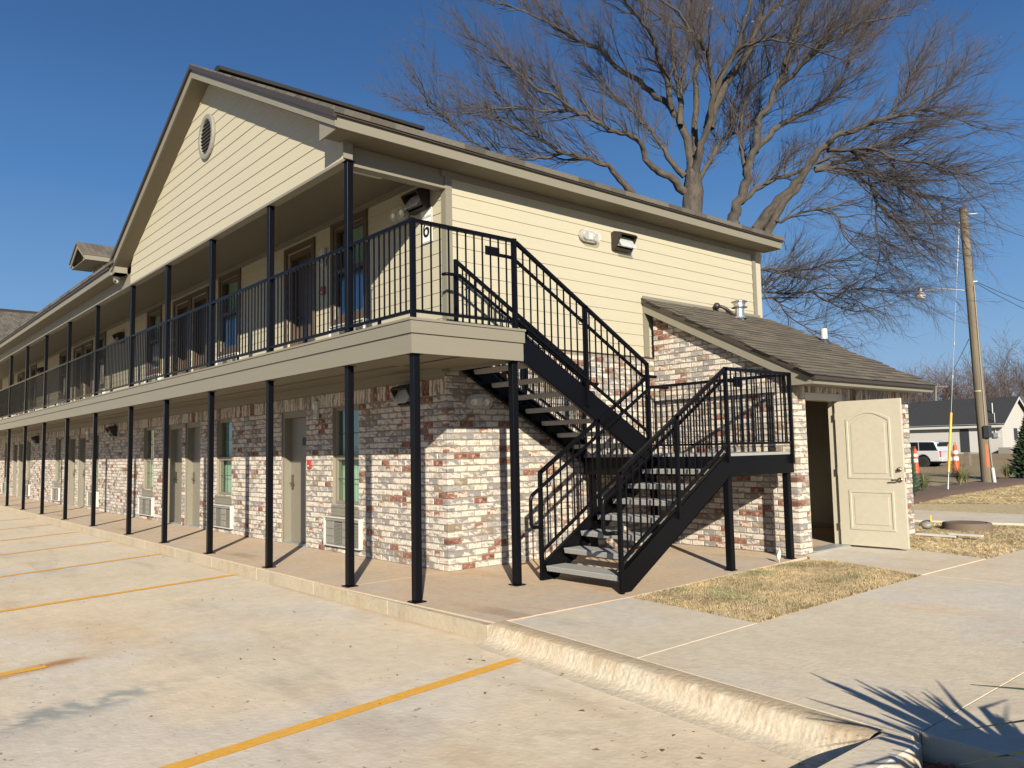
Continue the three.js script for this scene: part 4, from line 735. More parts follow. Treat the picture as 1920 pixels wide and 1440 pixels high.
  guard(V(2.495, 1.372, -2.25), V(2.495, 1.372, -3.665), { posts: [1], foot: 0.15 });
  guard(V(2.495, 1.372, -3.70), V(0.13, 1.372, -3.70), { posts: [1], foot: 0.1 });
  // round handrails inside the guards, with returns
  const R = 0.021, hr = 0.85;
  const hand = (pts, clips) => { part('handrail', fixed(bentPipe(pts, R)), M.black, s); for (const c of clips) part('handrail_bracket', fixed(pipe([c, V(c.x, c.y - 0.05, c.z), V(c.x + (c.w ?? 0), c.y - 0.065, c.z)], 0.007, 6)), M.black, s); };
  const clip = (x, y, z, w) => { const v = V(x, y - R, z); v.w = w; return v; };
  const uy = (z) => 2.80 + (1.535 - 2.80) * (z + 0.035) / (-2.22), ly = (z) => 0.20 + (1.372 - 0.20) * (z + 0.325) / (-1.925);
  hand([V(1.235, uy(-0.05) + hr, 0.30), V(1.235, uy(-0.05) + hr, -0.05), V(1.235, uy(-2.25) + hr, -2.25), V(1.235, uy(-2.25) + hr, -2.52)], [clip(1.235, uy(-0.1) + hr, -0.1, 0.07), clip(1.235, uy(-1.1) + hr, -1.1, 0.07), clip(1.235, uy(-2.2) + hr, -2.2, 0.07)]);
  hand([V(0.14, uy(-0.08) + hr, 0.14), V(0.205, uy(-0.08) + hr, 0.12), V(0.205, uy(-0.08) + hr, -0.08), V(0.205, uy(-2.28) + hr, -2.28), V(0.205, uy(-2.28) + hr, -2.5)], [clip(0.205, uy(-0.2) + hr, -0.2, -0.07), clip(0.205, uy(-1.2) + hr, -1.2, -0.07)]);
  for (const [x, w] of [[1.345, -0.065], [2.43, 0.065]]) hand([V(x + w, 0.60, -0.34), V(x, 0.605, -0.30), V(x, 0.60, -0.15), V(x, ly(-0.15) + hr, -0.15), V(x, ly(-2.28) + hr, -2.28), V(x, ly(-2.28) + hr, -2.62)], [clip(x, ly(-0.45) + hr, -0.45, w), clip(x, ly(-1.3) + hr, -1.3, w), clip(x, ly(-2.2) + hr, -2.2, w)]);
  // flat plates where the handrails start
  part('plate', box(1.30, 1.308, 3.60, 3.70, 0.20, 0.40), M.black, s); part('plate', box(2.47, 2.478, 2.165, 2.29, -2.63, -2.45), M.black, s);
}

/* ---------- storage room with its lean-to roof ---------- */
{
  const XS = 2.345, ZA = -4.02, ZE = -7.52, top = (x) => 3.62 - 0.508 * x, RZ0 = -3.90, RZ1 = -7.62;
  const sh = thing('storage_room', 'brick lean-to storage room with a shingled shed roof behind the stairs', 'shed');
  const D = [-5.33, -4.32, 0, 2.075];
  const wall = part('brick_wall', [
    prism([[0.0, -0.05], [XS - 0.0095, -0.05], [XS - 0.0095, 2.38], [0.0, 3.6]], ZA - 0.2, ZA - 0.0085, 'xy'),
    extr(rectHoles(new THREE.Shape([[ZE, -0.05], [ZA - 0.2005, -0.05], [ZA - 0.2005, 2.36], [ZE, 2.36]].map(([a, b]) => new THREE.Vector2(a, b))), [[D[0], D[1], -0.045, 2.16]]), XS - 0.2, XS - 0.0085, 'zy'),
    prism([[0.0, -0.05], [XS - 0.201, -0.05], [XS - 0.201, 2.42], [0.0, 3.55]], ZE, ZE + 0.2, 'xy')], M.mortar, sh);
  reseed(4711);
  const side = bond({ turn: 0, at: (s, v) => V(XS - s, v, ZA), length: XS, rows: 45, cornerA: true, oddFirst: 1, limit: (s, v) => v < top(XS - s) - 0.0 && !(s < 0.12 && v > 2.3) });
  const front = bond({ turn: Math.PI / 2, at: (s, v) => V(XS, v, ZA - s), length: ZA - ZE, rows: 26, holes: [[ZA - D[1], ZA - D[0], 0, 2.17]], cornerA: true, oddFirst: 0 });
  for (let s = 0.07; s < ZA - ZE; s += 0.0795) front.push({ p: V(XS + rr(-0.002, 0.002), 2.175, ZA - s - 0.036), turn: Math.PI / 2, roll: Math.PI / 2, len: 0.19, depth: 0.035 });
  const end = front.filter((r) => !(r.roll > 1 && r.p.z > D[0] - 0.04 && r.p.z < D[1] + 0.04 && false));
  layBricks([...side, ...end.filter((r) => r.roll > 1 ? true : r.p.y < 2.08)], wall, 300);
  // room inside
  part('floor', box(0.0, XS - 0.02, -0.3, 0.022, ZE + 0.2, ZA - 0.2), M.walk, sh);
  part('inner_wall', [box(0.0, 0.02, 0.0225, 2.6, ZE + 0.2, ZA - 0.2005), box(0.021, XS - 0.2, 0.0225, 2.6, ZA - 0.22, ZA - 0.201), box(0.021, XS - 0.2, 0.0225, 2.6, ZE + 0.201, ZE + 0.22), box(0.0, XS - 0.005, 2.36, 2.38, ZE + 0.2, ZA - 0.201)], M.drywall, sh);
  part('ledge', box(0.6, XS - 0.3, 0.03, 0.10, ZE + 0.221, ZE + 0.235), M.trim, sh);
  // door frame and the open door
  const fr = part('door_frame', [box(XS - 0.19, XS - 0.03, 0.024, 2.16, D[1] - 0.045, D[1] - 0.001), box(XS - 0.19, XS - 0.03, 0.024, 2.16, D[0] + 0.001, D[0] + 0.045), box(XS - 0.19, XS - 0.03, 2.07, 2.16, D[0] + 0.0455, D[1] - 0.0455), box(XS - 0.03, XS + 0.004, 2.07, 2.165, D[0] - 0.02, D[1] + 0.02)], M.cream, sh);
  part('threshold', [box(XS - 0.2, XS + 0.05, 0.004, 0.03, D[0] + 0.002, D[1] - 0.002)], M.galv, fr);
  const hinge = new THREE.Group(); void hinge;
  const dr = part('open_door', doorSlab(), M.cream, sh); dr.position.set(XS - 0.07, 0.032, D[0] + 0.069); dr.rotation.y = 0.02;
  function doorSlab() { return [rbox(0, 0.925, 0, 2.03, -0.022, 0.022, 0.003)]; }
  const mold = (pts, w, z) => { const s2 = new THREE.Shape(pts(0).map(([x, y]) => new THREE.Vector2(x, y))); s2.holes.push(new THREE.Path(pts(w).map(([x, y]) => new THREE.Vector2(x, y)).reverse())); return extr(s2, z, z + 0.010, 'xy', 0.0045); };
  const upP = (i) => { const p = [[0.15 + i, 0.93 + i], [0.775 - i, 0.93 + i], [0.775 - i, 1.77 - i * 0.9]]; for (let k = 1; k < 14; k++) { const t = k / 14; p.push([0.775 - i - (0.625 - 2 * i) * t, 1.77 - i * 0.9 + 0.105 * Math.sin(Math.PI * t)]); } p.push([0.15 + i, 1.77 - i * 0.9]); return p; };
  const loP = (i) => [[0.15 + i, 0.22 + i], [0.775 - i, 0.22 + i], [0.775 - i, 0.77 - i], [0.15 + i, 0.77 - i]];
  part('panel_moulding', [mold(upP, 0.035, 0.0215), mold(loP, 0.035, 0.0215)], M.cream, dr);
  part('raised_panel', [extr(new THREE.Shape(upP(0.075).map(([x, y]) => new THREE.Vector2(x, y))), 0.0212, 0.0285, 'xy', 0.0065), extr(new THREE.Shape(loP(0.075).map(([x, y]) => new THREE.Vector2(x, y))), 0.0212, 0.0285, 'xy', 0.0065)], M.cream, dr);
  const knob = (y, prof) => { const g = lathe(prof, 20); g.rotateX(Math.PI / 2); g.translate(0.865, y, 0.022); return g; };
  part('lock', [fixed(knob(1.06, [[0.001, 0], [0.032, 0], [0.032, 0.012], [0.022, 0.022], [0.001, 0.024]])), fixed(box(0.858, 0.872, 1.04, 1.08, 0.045, 0.062))], M.nickel, dr);
  part('handle', [fixed(knob(0.92, [[0.001, 0], [0.033, 0], [0.033, 0.01], [0.014, 0.016], [0.012, 0.055], [0.001, 0.056]])), fixed(pipe([V(0.865, 0.92, 0.074), V(0.82, 0.921, 0.078), V(0.765, 0.915, 0.072)], 0.011, 10))], M.nickel, dr);
  part('latch', [fixed(box(0.9252, 0.927, 0.89, 0.95, -0.012, 0.012)), fixed(box(0.9252, 0.927, 1.03, 1.09, -0.012, 0.012))], M.nickel, dr);
  dr.rotation.y = 0.025;
  for (const y of [0.25, 1.02, 1.8]) part('hinge', fixed(rod(V(XS - 0.075, y, D[0] + 0.094), V(XS - 0.075, y + 0.1, D[0] + 0.094), 0.008)), M.nickel, fr);
  // roof deck, edge metal, fascia and single shingles
  const rt = (x) => 3.80 - 0.508 * (x + 0.1); // top of the deck
  const roof = part('roof', prism([[-0.1, rt(-0.1) - 0.08], [-0.1, rt(-0.1)], [2.72, rt(2.72)], [2.72, rt(2.72) - 0.03]], RZ1, RZ0 + 0.005, 'xy'), M.shingle, sh);
  part('drip_edge', [prism([[-0.1, rt(-0.1) - 0.075], [-0.1, rt(-0.1) + 0.012], [2.745, rt(2.745) + 0.012], [2.745, rt(2.745) - 0.06]], RZ0 + 0.0055, RZ0 + 0.03, 'xy'), box(2.7205, 2.745, 2.30, rt(2.745) + 0.01, RZ1, RZ0 + 0.005)], M.drip, roof);
  part('fascia', [prism([[-0.1, rt(-0.1) - 0.215], [-0.1, rt(-0.1) - 0.035], [2.70, rt(2.70) - 0.03], [2.70, 2.245], [2.32, 2.245], [2.30, rt(2.30) - 0.21]], RZ0 - 0.025, RZ0, 'xy'), box(2.6755, 2.70, 2.245, 2.335, RZ1, RZ0 - 0.0255), box(-0.1, -0.075, 2.88, rt(-0.1) - 0.05, ZA + 0.01, RZ0 - 0.001)], M.trim, roof);
  part('soffit', [box(XS + 0.002, 2.675, 2.25, 2.268, RZ1, RZ0 - 0.026), prism([[-0.07, rt(-0.07) - 0.15], [-0.07, rt(-0.07) - 0.13], [2.66, rt(2.66) - 0.06], [2.66, rt(2.66) - 0.08]], ZA + 0.001, RZ0 - 0.026, 'xy')], M.trim, roof);
  part('wall_flashing', [box(-0.1, -0.082, rt(-0.1) - 0.02, rt(-0.1) + 0.045, RZ1 + 0.4, RZ0 + 0.0)], M.trim, roof);
  reseed(808);
  const slope = Math.atan(0.508), L = 2.86 / Math.cos(slope), shapes = [0, 1, 2, 3, 4].map((i) => { const w = 0.26 + 0.045 * i, g = flat(new THREE.BoxGeometry(0.165, 0.011, w - 0.004)); g.translate(-0.0725, 0.0055, 0); const p = g.attributes.position, u = g.attributes.uv; for (let k = 0; k < p.count; k++) u.setXY(k, p.getZ(k) / 0.35 + i * 0.37, (0.01 - p.getX(k)) / 0.165); return g; });
  const exp = 0.138, many = [[], [], [], [], [], []]; let count = 0;
  const strips = [];
  for (let c = 0, d = 0; d < L + 0.02; c++, d += exp) for (let z = RZ0 + 0.032 + rr(0, 0.2); z > RZ1 - 0.02;) { const k = Math.floor(rr(0, 4.99)), w = 0.26 + 0.045 * k; strips.push([d, z - w / 2, k, w]); z -= w; }
  for (const [d, z, k] of strips) {
    const zz = clamp(z, RZ1 + 0.1, RZ0 + 0.032 - 0.13); if (Math.abs(zz - z) > 0.1) continue;
    const x = 2.755 - d * Math.cos(slope), y = rt(x) + 0.004, m = M.tab[Math.floor(rnd() * 6)];
    if (x < -0.03) continue;
    const q = new THREE.Mesh(shapes[k], m); q.position.set(x, y + rr(0.001, 0.008), zz); q.rotation.z = -slope + 0.07; shade(q); q.name = 'shingle';
    if (count++ < 296) roof.add(q); else { q.updateMatrix(); many[M.tab.indexOf(m)].push(shapes[k].clone().applyMatrix4(q.matrix)); }
  }
  many.forEach((l, i) => l.length && part('shingle_row', l, M.tab[i], roof, true));
}
{ // flue and vent pipe on the lean-to roof
  const f = thing('flue_pipe', 'galvanised flue with a ringed cap on the lean-to roof, by the siding', 'flue', undefined, [0.24, 3.56, -6.06]);
  part('pipe', fixed(rod(V(0, 0, 0), V(0, 0.36, 0), 0.075, 0.075, 24)), M.steel, f);
  part('storm_collar', lathe([[0.076, 0.10], [0.12, 0.075], [0.122, 0.078], [0.076, 0.112]], 28), M.galv, f);
  part('cap', [lathe([[0.076, 0.27], [0.135, 0.262], [0.137, 0.27], [0.08, 0.285]], 28), lathe([[0.085, 0.285], [0.098, 0.287], [0.098, 0.36], [0.085, 0.362]], 28), lathe([[0.098, 0.36], [0.135, 0.357], [0.138, 0.368], [0.09, 0.392], [0.001, 0.402]], 28)], M.steel, f);
  for (let i = 0; i < 16; i++) { const a = i / 16 * 6.283, g = box(-0.009, 0.009, 0.315, 0.335, 0.0975, 0.099); g.rotateY(a); part('slot', g, M.darkSlot, f); }
  part('boot', [fixed((() => { const g = new THREE.ConeGeometry(0.13, 0.14, 24, 1, true); g.translate(0, 0.02, 0); return flat(g); })())], M.galv, f);
  const v = thing('vent_pipe', 'white plastic vent pipe standing on the far side of the lean-to roof', 'pipe', undefined, [1.03, 3.20, -7.42]);
  part('pipe', fixed(lathe([[0.045, -0.05], [0.057, -0.05], [0.057, 0.27], [0.05, 0.27], [0.045, 0.2], [0.045, -0.05]], 24)), M.white, v);
  part('boot', fixed(lathe([[0.058, 0.09], [0.066, 0.085], [0.11, -0.02], [0.13, -0.07], [0.058, -0.07]], 24)), M.darkSlot, v);
  const b = solo('roof_bracket', gang([pipe([V(-0.02, 3.86, -5.78), V(0.06, 3.84, -5.83), V(0.12, 3.78, -5.9), V(0.16, 3.70, -6.0)], 0.028, 8), new THREE.SphereGeometry(0.06, 12, 8).translate(-0.01, 3.86, -5.76)]), M.bronze, 'dark curved cable entry beside the flue on the lean-to roof', 'conduit'); void b;
  const g = thing('gas_meter', 'grey gas regulator with a yellow tag at the back corner of the storage room', 'gas regulator', undefined, [2.36, 0.14, -7.62]);
  const rg = lathe([[0.001, -0.05], [0.075, -0.045], [0.085, 0], [0.075, 0.045], [0.001, 0.05]], 20); rg.rotateX(0.4); rg.translate(0.12, 0, 0); part('regulator', fixed(rg), M.grey, g);
  part('pipe', fixed(bentPipe([V(-0.14, -0.32, 0), V(-0.14, 0.0, 0), V(0.2, 0.0, 0)], 0.022)), M.galv, g);
  part('tag', box(0.19, 0.195, 0.05, 0.15, -0.02, 0.02), new THREE.MeshStandardMaterial({ color: C(0.75, 0.55, 0.04), roughness: 0.5 }), g);
}

/* ---------- small things on the ground ---------- */
{
  const m = thing('manhole', 'round rust brown manhole ring standing proud of the tan lawn', 'manhole', undefined, [2.63, -0.03, -8.85]);
  const iron = new THREE.MeshStandardMaterial({ color: C(0.15, 0.105, 0.075), roughness: 0.85, bumpMap: sized(grainB, 0.3), bumpScale: 0.004, map: sized(grainT, 0.4) });
  part('ring', fixed(lathe([[0.40, -0.05], [0.365, 0.12], [0.31, 0.13], [0.30, 0.118], [0.30, 0.05]], 40)), iron, m);
  part('cover', fixed(lathe([[0.001, 0.118], [0.285, 0.118], [0.295, 0.105]], 40)), iron, m);
  part('rib', [0, 1, 2, 3, 4].map((i) => { const g = box(-0.22, 0.22, 0.1182, 0.123, -0.012 + (i - 2) * 0.11, 0.012 + (i - 2) * 0.11); return g; }), iron, m);
  const b = thing('trim_board', 'long white painted board lying on the grass by the storage room corner', 'board', undefined, [2.92, -0.005, -7.36], -0.02);
  part('board', rbox(-0.5, 0.1, 0, 0.035, -0.05, 0.05, 0.004), M.white, b); part('board', rbox(0.0, 0.47, 0.036, 0.066, -0.03, 0.055, 0.004), M.white, b);
  const s = thing('sprinkler_flag', 'small folded cream paper cone standing on the slab edge by the stair leg', 'marker', undefined, [2.475, 0.0, -3.27]);
  const c = new THREE.ConeGeometry(0.047, 0.15, 7, 3); const cp = c.attributes.position; for (let i = 0; i < cp.count; i++) { const y = cp.getY(i); if (y < -0.07) { cp.setX(i, cp.getX(i) * 0.4); cp.setZ(i, cp.getZ(i) * 0.4); } cp.setX(i, cp.getX(i) + 0.012 * Math.sin(y * 30)); } c.translate(0, 0.115, 0); c.computeVertexNormals();
  part('cone', fixed(flat(c)), new THREE.MeshStandardMaterial({ color: C(0.75, 0.70, 0.54), roughness: 0.8 }), s); part('stem', fixed(rod(V(0, 0, 0), V(0, 0.06, 0), 0.008)), M.galv, s);
  // dry leaves scattered on the concrete
  reseed(61);
  const leaf = new THREE.BufferGeometry(); leaf.setAttribute('position', new THREE.Float32BufferAttribute([-0.5, 0, 0, -0.1, 0.12, 0.28, 0.5, 0.05, 0, -0.5, 0, 0, 0.5, 0.05, 0, 0, 0.14, -0.26], 3)); leaf.computeVertexNormals();
  const N = 130, im = new THREE.InstancedMesh(leaf, M.blade, N), d = new THREE.Object3D();
  const near = [[2.95, 1.95], [3.05, 1.9], [4.9, 2.6], [5.15, 2.35], [5.35, 2.3], [5.75, 2.0], [3.7, 2.4], [4.4, 2.2], [1.9, 2.4], [0.2, 2.1], [5.6, 2.1], [5.5, 2.6], [-5.6, 1.6], [-5.9, 1.75], [1.85, 3.05]];
  for (let i = 0; i < N; i++) { const q = near[i], x = q ? q[0] : rr(-8, 5.8), z = q ? q[1] : rr(1.55, 5); d.position.set(x, (!q && z < 1.9 && x > 2.6 ? LOT + 0.03 : LOT + 0.006), z); d.rotation.set(rr(-0.3, 0.3), rr(0, 6.3), rr(-0.3, 0.3)); d.scale.setScalar(q ? rr(0.035, 0.06) : rr(0.012, 0.03)); d.updateMatrix(); im.setMatrixAt(i, d.matrix); const k = rr(0.35, 1); im.setColorAt(i, C(0.20 * k, 0.11 * k, 0.06 * k)); }
  im.name = 'leaf_litter'; im.userData = { label: 'dry brown leaves scattered over the concrete lot', category: 'leaves', kind: 'stuff' }; shade(im); scene.add(im);
}
M.leafGreen = new THREE.MeshStandardMaterial({ color: C(1, 1, 1), roughness: 0.7, side: THREE.DoubleSide, vertexColors: true });
// a clump of arching blades
function bladeClump(n, h, spreadAng, w, seed, col, wide) {
  reseed(seed); const pos = [], c = [], K = 5;
  for (let i = 0; i < n; i++) {
    const a = rr(0, 6.283), lean = rr(0.05, spreadAng), L = h * rr(0.6, 1.1), k = rr(0.6, 1.25), cc = col(rnd()).map((q) => q * k), pts = [];
    for (let j = 0; j <= K; j++) { const t = j / K, th = lean * (0.35 + 1.5 * t * t); pts.push([Math.sin(th) * L * t * Math.cos(a), Math.cos(th) * L * t, Math.sin(th) * L * t * Math.sin(a), w * (wide ? 0.08 + 0.92 * Math.pow(Math.max(0, 1 - t), 0.7) : 1 - t * 0.92)]); }
    for (let j = 0; j < K; j++) { const [p, q] = [pts[j], pts[j + 1]], sx = -Math.sin(a), sz = Math.cos(a), A = [p[0] - sx * p[3], p[1], p[2] - sz * p[3]], B = [p[0] + sx * p[3], p[1], p[2] + sz * p[3]], D = [q[0] - sx * q[3], q[1], q[2] - sz * q[3]], E = [q[0] + sx * q[3], q[1], q[2] + sz * q[3]]; for (const v of [A, B, E, A, E, D]) { pos.push(...v); c.push(...cc); } }
  }
  const g = new THREE.BufferGeometry(); g.setAttribute('position', new THREE.Float32BufferAttribute(pos, 3)); g.setAttribute('color', new THREE.Float32BufferAttribute(c, 3)); g.computeVertexNormals(); return g;
}
function leafy(name, geo, label, category, group, p, sc = 1) { const o = new THREE.Group(); o.name = numbered(name); o.position.set(...p); o.scale.setScalar(sc); scene.add(o); const m = shade(new THREE.Mesh(geo, M.leafGreen)); m.name = 'foliage'; o.add(m); return tag(o, label, category, group); }
{
  const gcol = (r) => (r < 0.35 ? [0.30, 0.25, 0.12] : [0.10, 0.15, 0.045]);
  const spots = [[-1.75, -17.9, 1.0, 'clump of green and straw grass left of the yellow guy guard'], [-2.15, -21.6, 1.15, 'clump of green and straw grass right of the yellow guy guard'], [-2.55, -23.2, 0.8, 'small grass clump just left of the utility pole base'], [-2.55, -27.0, 1.0, 'grass clump between the utility pole and the dark evergreen']];
  spots.forEach(([x, z, s, l], i) => leafy('ornamental_grass', bladeClump(150, 0.75, 0.75, 0.012, 40 + i, gcol), l, 'ornamental grass', undefined, [x, 0.0, z], s));
  leafy('yucca_plant', bladeClump(170, 1.1, 0.62, 0.06, 51, () => [0.07, 0.11, 0.04], true), 'spiky dark green plant in the corner bed whose shadow falls on the pavement', 'plant', undefined, [7.62, -0.12, 2.38]);
}
// evergreens: many small sprays round a leader
function evergreen(h, r, seed, n) {
  reseed(seed); const pos = [], c = [];
  for (let i = 0; i < n; i++) {
    const t = Math.pow(rnd(), 0.8), R = r * (1 - t * 0.86) * (0.55 + 0.55 * Math.sqrt(rnd())) * (0.8 + 0.3 * Math.sin(i * 0.37 + t * 20)), a = rr(0, 6.283), y = 0.1 + t * h * 0.97, up = rr(0.1, 0.9), L = rr(0.10, 0.26) * (1 - 0.4 * t), k = rr(0.45, 1.3);
    const dx = Math.cos(a), dz = Math.sin(a), x = dx * R, z = dz * R, w = L * 0.22, dl = Math.hypot(1, up);
    const e = [x + dx * L / dl, y + up * L / dl, z + dz * L / dl];
    pos.push(x - dz * w, y, z + dx * w, x + dz * w, y, z - dx * w, ...e, x, y - w, z, x, y + w, z, ...e); for (let q = 0; q < 6; q++) c.push(0.030 * k, 0.062 * k, 0.024 * k);
  }
  const g = new THREE.BufferGeometry(); g.setAttribute('position', new THREE.Float32BufferAttribute(pos, 3)); g.setAttribute('color', new THREE.Float32BufferAttribute(c, 3)); g.computeVertexNormals(); return g;
}
const barkT = colorTex(256, 512, (u, v) => { const n = fbm(u * 14, v * 10, 5, 14, 10), k = 0.4 + 0.95 * n; return [0.085 * k, 0.071 * k, 0.057 * k]; });
const barkB = grayTex(256, 512, (u, v) => fbm(u * 16, v * 12, 4, 16, 12));
M.bark = new THREE.MeshStandardMaterial({ map: barkT, bumpMap: barkB, bumpScale: 0.02, roughness: 0.95 });
M.twig = new THREE.MeshStandardMaterial({ color: C(0.085, 0.068, 0.06), roughness: 0.95 });
{
  const e = thing('evergreen_tree', 'dense dark green evergreen at the right edge, on the mulch strip', 'evergreen', undefined, [-1.72, 0, -27.6]);
  const m = shade(new THREE.Mesh(evergreen(2.55, 0.82, 71, 8000), M.leafGreen)); m.name = 'crown'; e.add(m);
  part('trunk', fixed(rod(V(0, -0.1, 0), V(0, 2.6, 0), 0.06, 0.015, 8)), M.bark, e);
  const y = thing('evergreen_tree', 'thin young green shrub behind the storage room corner, by a green stake', 'shrub', undefined, [-1.62, 0, -16.3]);
  const q = shade(new THREE.Mesh(evergreen(1.55, 0.30, 73, 1700), M.leafGreen)); q.name = 'crown'; y.add(q);
  part('trunk', fixed(rod(V(0, -0.1, 0), V(0, 1.4, 0), 0.02, 0.006, 6)), M.bark, y);
  solo('fence_stake', gang([bar(V(-1.05, -0.1, -15.6), V(-1.05, 1.35, -15.6), 0.035, 0.035)]), new THREE.MeshStandardMaterial({ color: C(0.02, 0.05, 0.03), roughness: 0.6 }), 'thin dark green metal stake on the mulch near the storage room corner', 'stake');
}

/* ---------- utility pole, guy wire, cones ---------- */
{
  const wood = new THREE.MeshStandardMaterial({ roughness: 0.9, bumpMap: sized(barkB, 0.5, 1.5), bumpScale: 0.006, map: (() => { const t = colorTex(256, 512, (u, v) => { const n = fbm(u * 40, v * 5, 4, 40, 5), m = fbm(u * 5, v * 8, 3, 5, 8), k = 0.5 + 0.5 * n + 0.35 * m; return [0.185 * k, 0.15 * k, 0.105 * k]; }); t.repeat.set(1, 1); return t; })() });
  const p = thing('utility_pole', 'tall weathered wooden utility pole with a lamp arm, standing on the mulch strip', 'utility pole', undefined, [-2.10, 0, -23.69]);
  const top = V(-0.14, 9.46, 0.05);
  part('pole', rod(V(0.03, -0.3, -0.02), top, 0.185, 0.125, 20), wood, p);
  const arm = part('lamp_arm', fixed(pipe([V(-0.10, 6.55, 0.02), V(-0.55, 6.66, 0.2), V(-1.05, 6.74, 0.38), V(-1.42, 6.72, 0.50)], 0.022, 8)), M.galv, p); void arm;
  const lamp = part('lamp_head', fixed((() => { const g = lathe([[0.001, 0.20], [0.06, 0.20], [0.075, 0.10], [0.085, 0.02], [0.13, -0.02], [0.15, -0.04]], 18); g.translate(-1.52, 6.66, 0.53); return g; })()), M.galv, p);
  part('refractor', fixed((() => { const g = lathe([[0.15, -0.041], [0.165, -0.10], [0.15, -0.19], [0.12, -0.22], [0.001, -0.225]], 20); g.translate(-1.52, 6.66, 0.53); return g; })()), new THREE.MeshPhysicalMaterial({ color: C(0.75, 0.72, 0.7), roughness: 0.25, transmission: 0.5, thickness: 0 }), lamp);
  part('meter_box', rbox(0.08, 0.26, 1.55, 1.95, -0.02, 0.22, 0.01), M.darkSlot, p);
  part('conduit', [fixed(rod(V(0.22, 0.5, 0.05), V(0.17, 1.6, 0.05), 0.025)), fixed(rod(V(0.13, 1.9, 0.12), V(0.06, 6.7, 0.1), 0.02))], M.grey, p);
  part('conduit_boot', fixed(rod(V(0.27, -0.1, 0.05), V(0.22, 0.55, 0.05), 0.06, 0.055)), M.white, p);
  part('paint_band', (() => { const g = new THREE.CylinderGeometry(0.186, 0.187, 0.75, 12, 1, true, 0.35, 0.4); g.translate(0.02, 0.95, -0.02); return fixed(flat(g)); })(), new THREE.MeshStandardMaterial({ color: C(0.55, 0.12, 0.04), roughness: 0.8, side: THREE.DoubleSide }), p);
  part('pole_band', fixed(rod(V(-0.045, 3.1, 0.01), V(-0.045, 3.14, 0.01), 0.17, 0.17, 20)), new THREE.MeshStandardMaterial({ color: C(0.5, 0.42, 0.2), roughness: 0.6 }), p);
  part('insulator', [fixed(rod(V(-0.05, 6.85, 0.1), V(0.12, 6.85, -0.02), 0.03)), fixed(rod(V(-0.1, 9.2, 0.1), V(0.25, 9.2, -0.1), 0.02))], M.galv, p);
  // wires
  const sag = (a, b, s) => { const pts = []; for (let i = 0; i <= 16; i++) { const t = i / 16; pts.push(V(a.x + (b.x - a.x) * t, a.y + (b.y - a.y) * t - s * 4 * t * (1 - t), a.z + (b.z - a.z) * t)); } return fixed(pipe(pts, 0.011, 5, 32)); };
  const wm = new THREE.MeshStandardMaterial({ color: C(0.03, 0.03, 0.035), roughness: 0.7 });
  solo('power_line', sag(V(-2.02, 6.86, -23.7), V(-4.2, 8.2, -52), 0.35), wm, 'upper of the two dark wires leaving the utility pole to the right', 'wire');
  solo('power_line', sag(V(-2.02, 6.80, -23.7), V(-4.25, 7.0, -52), 0.3), wm, 'lower of the two dark wires leaving the utility pole to the right', 'wire');
  solo('power_line', sag(V(-2.2, 9.2, -23.7), V(-3.4, 11.6, -52), 0.2), wm, 'hair thin wire from the top of the utility pole to the right', 'wire');
  const w2 = V(-28.9, 7.75, -89); solo('power_line', sag(V(-2.35, 4.92, -23.7), w2, 0.55), wm, 'dark sagging wire from behind the utility pole to the distant pole', 'wire');
  const g = thing('guy_wire', 'steel guy wire with a yellow guard running from the utility pole to the ground', 'guy wire', undefined, [0, 0, 0]);
  const ga = V(-1.52, 0, -18.95), gb = V(-2.33, 9.05, -23.5), at = (t) => ga.clone().lerp(gb, t);
  part('wire', fixed(rod(at(0), at(1), 0.008, 0.008, 6)), M.galv, g);
  part('guard', fixed(rod(at(0.06), at(0.255), 0.036, 0.036, 10)), new THREE.MeshStandardMaterial({ color: C(0.66, 0.43, 0.07), roughness: 0.5 }), g);
  part('anchor', fixed(rod(at(-0.01), at(0.06), 0.03, 0.014, 8)), M.galv, g);
  part('strain_rod', fixed(rod(at(0.77), at(0.99), 0.016, 0.016, 8)), M.white, g);
  part('fitting', [0.38, 0.5].map((t) => fixed(rod(at(t - 0.006), at(t + 0.006), 0.024, 0.024, 8))), M.galv, g);
  const or = new THREE.MeshStandardMaterial({ color: C(0.62, 0.085, 0.02), roughness: 0.55 }), wh = new THREE.MeshStandardMaterial({ color: C(0.7, 0.68, 0.64), roughness: 0.4 });
  const c = thing('traffic_cone', 'orange and white tall traffic cone left of the yellow guard, near the stake', 'traffic cone', 'tall traffic cones on the far grass', [-7.46, 0.0, -31.1]);
  part('base', fixed(lathe([[0.001, 0.06], [0.19, 0.06], [0.22, 0.02], [0.22, 0]], 8)), M.darkSlot, c);
  part('body', fixed(lathe([[0.14, 0.06], [0.12, 0.42], [0.075, 1.06], [0.06, 1.14], [0.001, 1.15]], 20)), or, c);
  for (const [a, b] of [[0.55, 0.7], [0.8, 0.93]]) part('band', fixed(lathe([[0.122 - (a - 0.42) * 0.07, a], [0.122 - (b - 0.42) * 0.07, b]], 20)), wh, c);
  part('handle', fixed(pipe([V(-0.03, 1.13, 0), V(-0.02, 1.24, 0), V(0.02, 1.24, 0), V(0.03, 1.13, 0)], 0.012, 6)), or, c);
  const c2 = copyOf(c, 'orange and white tall traffic cone right beside the yellow guard', [-5.97, 0.0, -31.6]); c2.scale.setScalar(1.12);
  const sp = thing('wooden_post', 'short weathered wooden stub post on the field behind the cones', 'post', undefined, [-9.3, 0.05, -42.2]);
  part('post', rbox(-0.14, 0.14, -0.2, 0.78, -0.14, 0.14, 0.02), wood, sp);
  const dp = thing('utility_pole', 'distant utility pole with a crossarm behind the white house', 'utility pole', undefined, [-29.0, 0.6, -89]);
